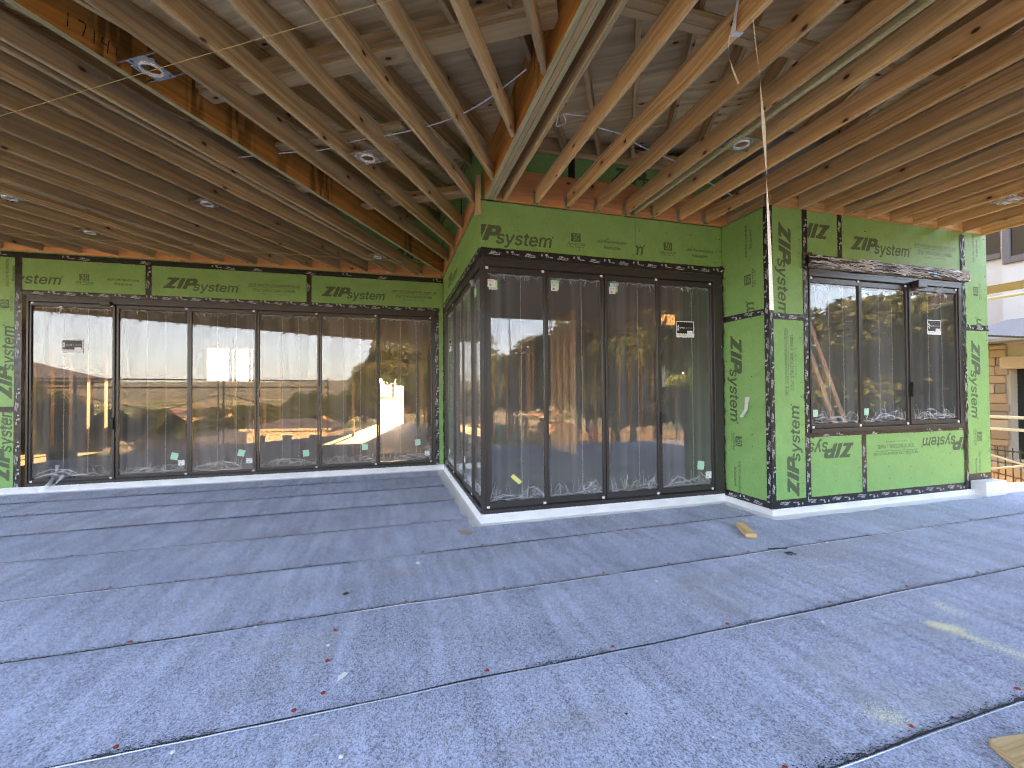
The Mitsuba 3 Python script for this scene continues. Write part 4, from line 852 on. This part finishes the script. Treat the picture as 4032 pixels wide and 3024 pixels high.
part(NH, 'metal_roof', trimesh.convex.convex_hull([(NX, 4.2, 3.35), (NX, 7.5, 3.35), (NX - .9, 8.2, 2.80), (NX - .9, 4.2, 2.80), (NX - .9, 8.2, 2.72), (NX - .9, 4.2, 2.72), (NX, 7.9, 2.72), (NX, 4.2, 2.72), (NX + .5, 8.2, 2.80), (NX + .5, 8.2, 2.72)]), 'metal_roof')
part(NH, 'mortar_wall', cat([bx(NX + .02, NX + .4, 7.45, 9.5, -3, 2.7), bx(NX + .02, NX + .4, 4.2, 7.45, 2.02, 2.7), bx(NX + .02, NX + .4, 4.2, 7.45, -3, -.4)]), 'mortar')
part(NH, 'dark_doorway', bx(NX + .3, NX + .38, 4, 7.45, -.4, 2.02), 'window_dark'); part(NH, 'stone_lintel', soft(NX - .08, NX + .05, 4.5, 7.62, 2.02, 2.36, .02), 'stone2')
z = -1.6
while z < 2.66:
    hgt = rng.choice([.17, .22, .27]); y = 7.46 + rng.uniform(-.0, .06)
    while y < 8.9:
        wd = rng.uniform(.22, .5)
        part(NH, 'stone', soft(NX - .05 + rng.uniform(-.02, .02), NX + .03, y + .008, min(y + wd, 9.0) - .008, z + .008, min(z + hgt, 2.68) - .008, .018), 'stone%d' % rng.integers(4)); y += wd
    y = 5.4
    while z < -.45 and y < 7.45:
        wd = rng.uniform(.25, .5); part(NH, 'stone', soft(NX - .05, NX + .03, y + .008, y + wd - .008, z + .008, min(z + hgt, -.42) - .008, .018), 'stone%d' % rng.integers(4)); y += wd
    z += hgt
TW = thing('garden_wall', 'low sunlit tan stone wall behind the iron fence at the right edge', 'wall')
a_ = np.array([14.9, 7.9]); d_ = np.array([-.60, -.80]); n_ = np.array([-.80, .60])
for r_ in range(6):
    q = 0.
    while q < 3.2:
        wd = rng.uniform(.25, .5); p0, p1 = a_ + d_ * q, a_ + d_ * (q + wd - .02); zc = -1.5 + r_ * .22
        m, _ = prism((*p0, zc), (*p1, zc), .22 + rng.uniform(-.02, .02), .20, ch=.02); part(TW, 'stone', m, 'stone%d' % rng.integers(3)); q += wd
FN = thing('iron_fence', 'dark iron picket fence low at the right edge in front of the stone wall', 'fence')
for y in np.arange(4.6, 7.4, .12): part(FN, 'picket', tube([(13.0, y, -1.0), (13.0, y, .22)], .011, 6), 'steel_dark')
for z in (.14, -.8): part(FN, 'rail', tube([(13.0, 4.4, z), (13.0, 7.6, z)], .016, 6), 'steel_dark')

# ------------------------------------------------------------------ ground, hills, far houses and trees (mirrored in the glass, seen through the house)
def gz(x, y):
    d = np.maximum(-y - 2, 0) + np.maximum(-x - 12, 0) * .5
    z = -3.0 - .055 * np.minimum(d, 130) + .0 * x
    up = np.clip((y - 9) / 9, 0, 1); z = z * (1 - up) + (-.15) * up
    rx_ = np.clip((x - 10.5) / 1.5, 0, 1) * np.clip((y - 1) / 2, 0, 1); z = z * (1 - rx_) + np.maximum(z, -1.4) * rx_
    return z + .5 * (meshkit.fbm(np.stack([x * .04, y * .04, 0 * x], -1), 3, 4) - .5) * np.clip((np.hypot(x, y - 8) - 25) / 30, 0, 1) * 4
rad = np.r_[0, np.geomspace(2, 3000, 70)]; ang = np.linspace(0, 2 * np.pi, 121)
def gf(u, v):
    r = np.interp(u, np.linspace(0, 1, len(rad)), rad); a = 2 * np.pi * v; x, y = r * np.cos(a), 8 + r * np.sin(a); return np.stack([x, y, gz(x, y)], -1)
add('ground', grid(len(rad), len(ang), gf)[0], 'ground', smooth=True, kind_='structure', label='sloping ground round the house, mirrored in the glass')
def ridge(u, v):
    a = 2 * np.pi * u; r = 900 + 900 * v; x, y = r * np.cos(a), r * np.sin(a)
    hgt = (22 + 44 * meshkit.fbm(np.stack([np.cos(a) * 2.2, np.sin(a) * 2.2, 0 * a + .7], -1), 4, 9)) * np.sin(np.clip(v * 1.0, 0, 1) * math.pi) ** .8
    return np.stack([x, y, -12 + hgt + 5 * (meshkit.fbm(np.stack([x * .01, y * .01, 0 * x], -1), 3, 2) - .5)], -1)
add('hills', grid(240, 14, ridge)[0], 'hill', smooth=True, kind_='structure', label='low hills on the horizon mirrored in the wide door')
def patch(key, pts, dz, material, label):
    p = Polygon(pts); m = trimesh.creation.triangulate_polygon(p.segmentize(2.5), engine='earcut') if False else None
    x0, y0, x1, y1 = p.bounds; m, u, v = grid(26, 26, lambda u, v: np.stack([x0 + (x1 - x0) * u, y0 + (y1 - y0) * v, gz(x0 + (x1 - x0) * u, y0 + (y1 - y0) * v) + dz], -1))
    add(key, m, material, smooth=True, kind_='structure', label=label)
patch('dirt_lot', [(-34, -24), (-8, -24), (-8, -4), (-34, -4)], .03, 'dirt', 'bare tan building ground mirrored in the left panes')
patch('lawn', [(4, -64), (20, -64), (20, -47), (4, -47)], .03, 'lawn', 'strip of lawn mirrored in the first bay pane')
patch('dirt_path', [(6, -46), (40, -46), (40, -33), (6, -33)], .04, 'dirt', 'tan strip of bare ground mirrored low in the bay glass')
patch('driveway', [(-10, -22), (-1, -22), (-1, -5), (-10, -5)], .05, 'asphalt', 'dark driveway mirrored in the wide door')
def far_house(x, y, w, d, h, rh, rot, wall, roof, label, z=None, wins=4, hip=True):
    k = thing('far_house', label, 'house')
    z = float(gz(np.array([x]), np.array([y]))[0]) if z is None else z
    c, s = math.cos(rot), math.sin(rot); R = lambda m: m.apply_transform(np.array([[c, -s, 0, x], [s, c, 0, y], [0, 0, 1, z], [0, 0, 0, 1.]]))
    part(k, 'wall', R(bx(-w / 2, w / 2, -d / 2, d / 2, -2, h)), wall)
    o = .5; ix = (w / 2 - d / 2) if hip else w / 2 + o
    part(k, 'roof', R(trimesh.convex.convex_hull([(sx * (w / 2 + o), sy * (d / 2 + o), h + q) for sx in (-1, 1) for sy in (-1, 1) for q in (0, .15)] + [(-ix, 0, h + rh), (ix, 0, h + rh)])), roof)
    part(k, 'eave_board', R(cat([bx(-w / 2 - o, w / 2 + o, d / 2 + o, d / 2 + o + .05, h - .05, h + .2), bx(-w / 2 - o, w / 2 + o, -d / 2 - o - .05, -d / 2 - o, h - .05, h + .2)])), 'cream_wall')
    for i in range(wins):
        q = -w / 2 + w * (i + .5) / wins
        ww = part(k, 'window', R(bx(q - .5, q + .5, d / 2 - .02, d / 2 + .03, h * .35, h * .8)), 'window_dark')
        part(ww, 'frame', R(cat([bx(q - .6, q + .6, d / 2 + .0, d / 2 + .06, h * .8, h * .84), bx(q - .6, q - .5, d / 2, d / 2 + .06, h * .35, h * .8), bx(q + .5, q + .6, d / 2, d / 2 + .06, h * .35, h * .8)])), 'white')
    return k
def mir(az, D, my): return math.sin(math.radians(az)) * D, 2 * my - math.cos(math.radians(az)) * D
x, y = mir(-19, 60, YW); far_house(x, y, 11.5, 7, 2.7, 2.3, .33, 'tan_wall', 'grey_roof', 'house with a broad grey roof mirrored low in the second and third panes', wins=5, z=-7.6)
x, y = mir(-37.5, 36, YW); far_house(x, y, 9, 8, 6.0, 2.0, .5, 'stucco_dark', 'grey_roof', 'tall house with an overhanging hip roof mirrored in the far left pane')
x, y = mir(-10.5, 52, YW); far_house(x, y, 8, 5, 2.5, 1.0, .2, 'cream_wall', 'grey_roof', 'low pale house mirrored in the fourth pane', wins=3)
for i, (az, D, w_, wl, rf) in enumerate([(-26.5, 150, 12, 'cream_wall', 'grey_roof'), (-24.2, 170, 13, 'peach', 'grey_roof'), (-22.6, 210, 15, 'cream_wall', 'red_roof'), (-20.6, 190, 11, 'cream_wall', 'grey_roof'), (-17.6, 230, 14, 'peach', 'red_roof'), (-14.5, 180, 12, 'tan_wall', 'grey_roof'), (-12.6, 240, 16, 'cream_wall', 'red_roof'), (-8.6, 200, 12, 'peach', 'grey_roof')]):
    x, y = mir(az, D, YW); far_house(x, y, w_, 9, 3.2, 2.0, rng.uniform(0, .6), wl, rf, f"small far house with {'red' if rf == 'red_roof' else 'grey'} roof, on the slope mirrored in the {'first' if az < -26 else 'second' if az < -20 else 'third' if az < -14 else 'fourth'} pane", wins=3); labels[[k for k in labels if k.startswith('far_house') and '__' not in k][-1]]['group'] = 'small far houses on the mirrored slope'
# garden kiosk mirrored in the bay
KX, KY = mir(20.3, 54, YB); KZ = float(gz(np.array([KX]), np.array([KY]))[0])
K = thing('garden_kiosk', 'peach coloured flat roofed kiosk with posts mirrored in the first two bay panes', 'kiosk')
KQ = lambda *q: soft(KX + 1.5 * q[0], KX + 1.5 * q[1], KY + 1.5 * q[2], KY + 1.5 * q[3], KZ + 1.5 * q[4], KZ + 1.5 * q[5], .03)
part(K, 'flat_roof', KQ(-2.6, 2.3, -1.6, 1.7, 2.35, 2.5), 'cream_wall'); part(K, 'gable', trimesh.convex.convex_hull([(KX + 1.5 * a, KY + 1.5 * b, KZ + 1.5 * c) for b in (-1.2, 1.2) for a, c in ((-1.4, 2.5), (2.0, 2.5), (.3, 2.85))]), 'peach')
part(K, 'box', KQ(-.3, 2.0, -1.0, 1.3, -.4, 1.85), 'peach'); part(K, 'panel', KQ(-.15, .5, 1.3, 1.33, .2, 1.2), 'tan_wall')
for px, py in ((-2.4, 1.4), (2.1, 1.5), (-2.4, -1.3), (2.1, -1.3)): part(K, 'post', KQ(px - .09, px + .09, py - .09, py + .09, -.6, 2.35), 'cream_wall')
SP = thing('striped_barrier', 'red and white striped post beside the kiosk mirrored in the second bay pane', 'barrier')
for i in range(6): part(SP, 'band', trimesh.creation.cylinder(.32, .40, sections=14).apply_translation([KX + 6.0, KY + .6, KZ + .1 + i * .40]), 'stripe_red' if i % 2 == 0 else 'white')
# trees
def make_tree(seed, h, wd, n, leaf):
    r = np.random.default_rng(seed)
    k = 11; C = np.stack([r.normal(0, wd * .26, k), r.normal(0, wd * .26, k), h * r.uniform(.42, .88, k)], 1); R_ = r.uniform(.16, .27, k) * wd
    tr = [tube([(0, 0, -1.5), (.05 * h * r.normal() * .3, .05 * h * r.normal() * .3, h * .3), (0, 0, h * .62)], [h * .028, h * .02, h * .008], 8)]
    for c, q in zip(C, R_): tr.append(tube([(0, 0, h * .3), (c[0] * .5, c[1] * .5, (c[2] + h * .3) * .5), c], [h * .012, h * .007, h * .002], 5))
    i = r.integers(0, k, n); d = r.normal(size=(n, 3)); d /= np.linalg.norm(d, axis=1, keepdims=True); P = C[i] + d * (R_[i] * r.uniform(.45, 1.12, n) ** .6)[:, None] * [1, 1, .8]
    a = r.normal(size=(n, 3)); a /= np.linalg.norm(a, axis=1, keepdims=True); b = np.cross(a, r.normal(size=(n, 3))); b /= np.linalg.norm(b, axis=1, keepdims=True); sz = leaf * r.uniform(.6, 1.4, (n, 1))
    V = np.stack([P - a * sz, P + b * sz * .55, P + a * sz, P - b * sz * .55], 1).reshape(-1, 3); o = np.arange(n)[:, None] * 4
    return cat(tr), trimesh.Trimesh(V, np.vstack([o + [0, 1, 2], o + [0, 2, 3]]), process=False)
PROTO = []
for i, (h, w_, n, lf) in enumerate([(11, 9, 9000, .22), (9, 8, 8000, .20), (13, 9, 10000, .24)]):
    tr, cr = make_tree(40 + i, h, w_, n, lf); PROTO.append((h, ply(tr, 'mat_bark', smooth=True), ply(cr, 'mat_leaf%d' % i)))
def tree(x, y, height, label, group, z=None):
    i = rng.integers(3); h, tp, cp = PROTO[i]; k = thing('broadleaf_tree', label, 'tree', group); z = float(gz(np.array([x]), np.array([y]))[0]) if z is None else z
    M = T().translate([x, y, z]).rotate([0, 0, 1], float(rng.uniform(0, 360))).scale(height / h)
    scene[k + '__trunk'] = {**tp, 'to_world': M}; scene[k + '__crown'] = {**cp, 'to_world': M}
for az, D, h in [(13.2, 72, 14), (15.5, 68, 13.5), (17.8, 74, 14.5), (20.2, 70, 16.5), (22.5, 66, 16.5), (24.8, 70, 18), (27, 62, 17), (29.3, 58, 17), (31.6, 52, 17), (34.5, 50, 17), (38, 44, 16), (16.5, 88, 15), (21.5, 90, 20), (26, 88, 21), (33, 76, 21)]:
    x, y = mir(az, D, YB); tree(x, y, h, f"tall {'rear ' if D > 75 else ''}tree mirrored in the {'first' if az < 19 else 'second' if az < 24.5 else 'third' if az < 31.8 else 'fourth'} bay pane", 'trees mirrored in the bay glass')
for az, D, h in [(-5.5, 62, 9), (-3.0, 58, 10.5), (-.5, 54, 12), (2.0, 52, 13.5), (4.5, 50, 13), (7.5, 50, 13)]:
    x, y = mir(az, D, YW); tree(x, y, h, f"{'spreading' if h > 12.2 else 'smaller'} tree mirrored in the {'fourth' if az < -4 else 'fifth' if az < 1 else 'sixth'} pane of the wide door", 'trees mirrored in the wide door')
for az, D, h in [(-34.5, 29, 5.6), (-32, 31, 5.2), (-30, 30, 4.6), (-28.5, 46, 6), (-27, 60, 6), (-25, 44, 5), (-21, 42, 5), (-16, 70, 6), (-13, 66, 6), (-9.5, 75, 8), (-23.5, 90, 6), (-19, 110, 7), (-11.5, 110, 8)]:
    x, y = mir(az, D, YW); tree(x, y, h, f"{'far' if D > 65 else 'near'} low bushy tree on the slope mirrored in the {'first' if az < -26 else 'second' if az < -20 else 'third' if az < -14 else 'fourth'} pane", 'low trees on the mirrored slope')
for x, y, h in [(15, -9, 8.0), (18.5, -6, 7.5), (21, -2.5, 8.0), (23, -9, 10), (19, -13, 10), (26, -4, 10), (13.5, -14, 8.5), (28, -14, 11)]:
    tree(x, y, h, f"{'near' if math.hypot(x, y) < 21 else 'far'} dark tree mirrored in the {'left' if x < 17 else 'middle' if x < 20 else 'right'} pane of the three pane window", 'trees mirrored in the window')
for x, y, h in [(13.6, 17.2, 6), (16.5, 21, 7), (12.2, 15.2, 4.5), (19, 22, 8)]: tree(x, y, h, 'one of the trees seen through the house beyond its inner side window', 'trees seen through the house')
for x, y, h in [(-16, 70, 8), (-6, 82, 9), (5, 76, 7), (12, 70, 9), (1, 120, 9)]: tree(x, y, h, 'one of the trees far behind the house seen through the lit doorway', 'trees behind the house')
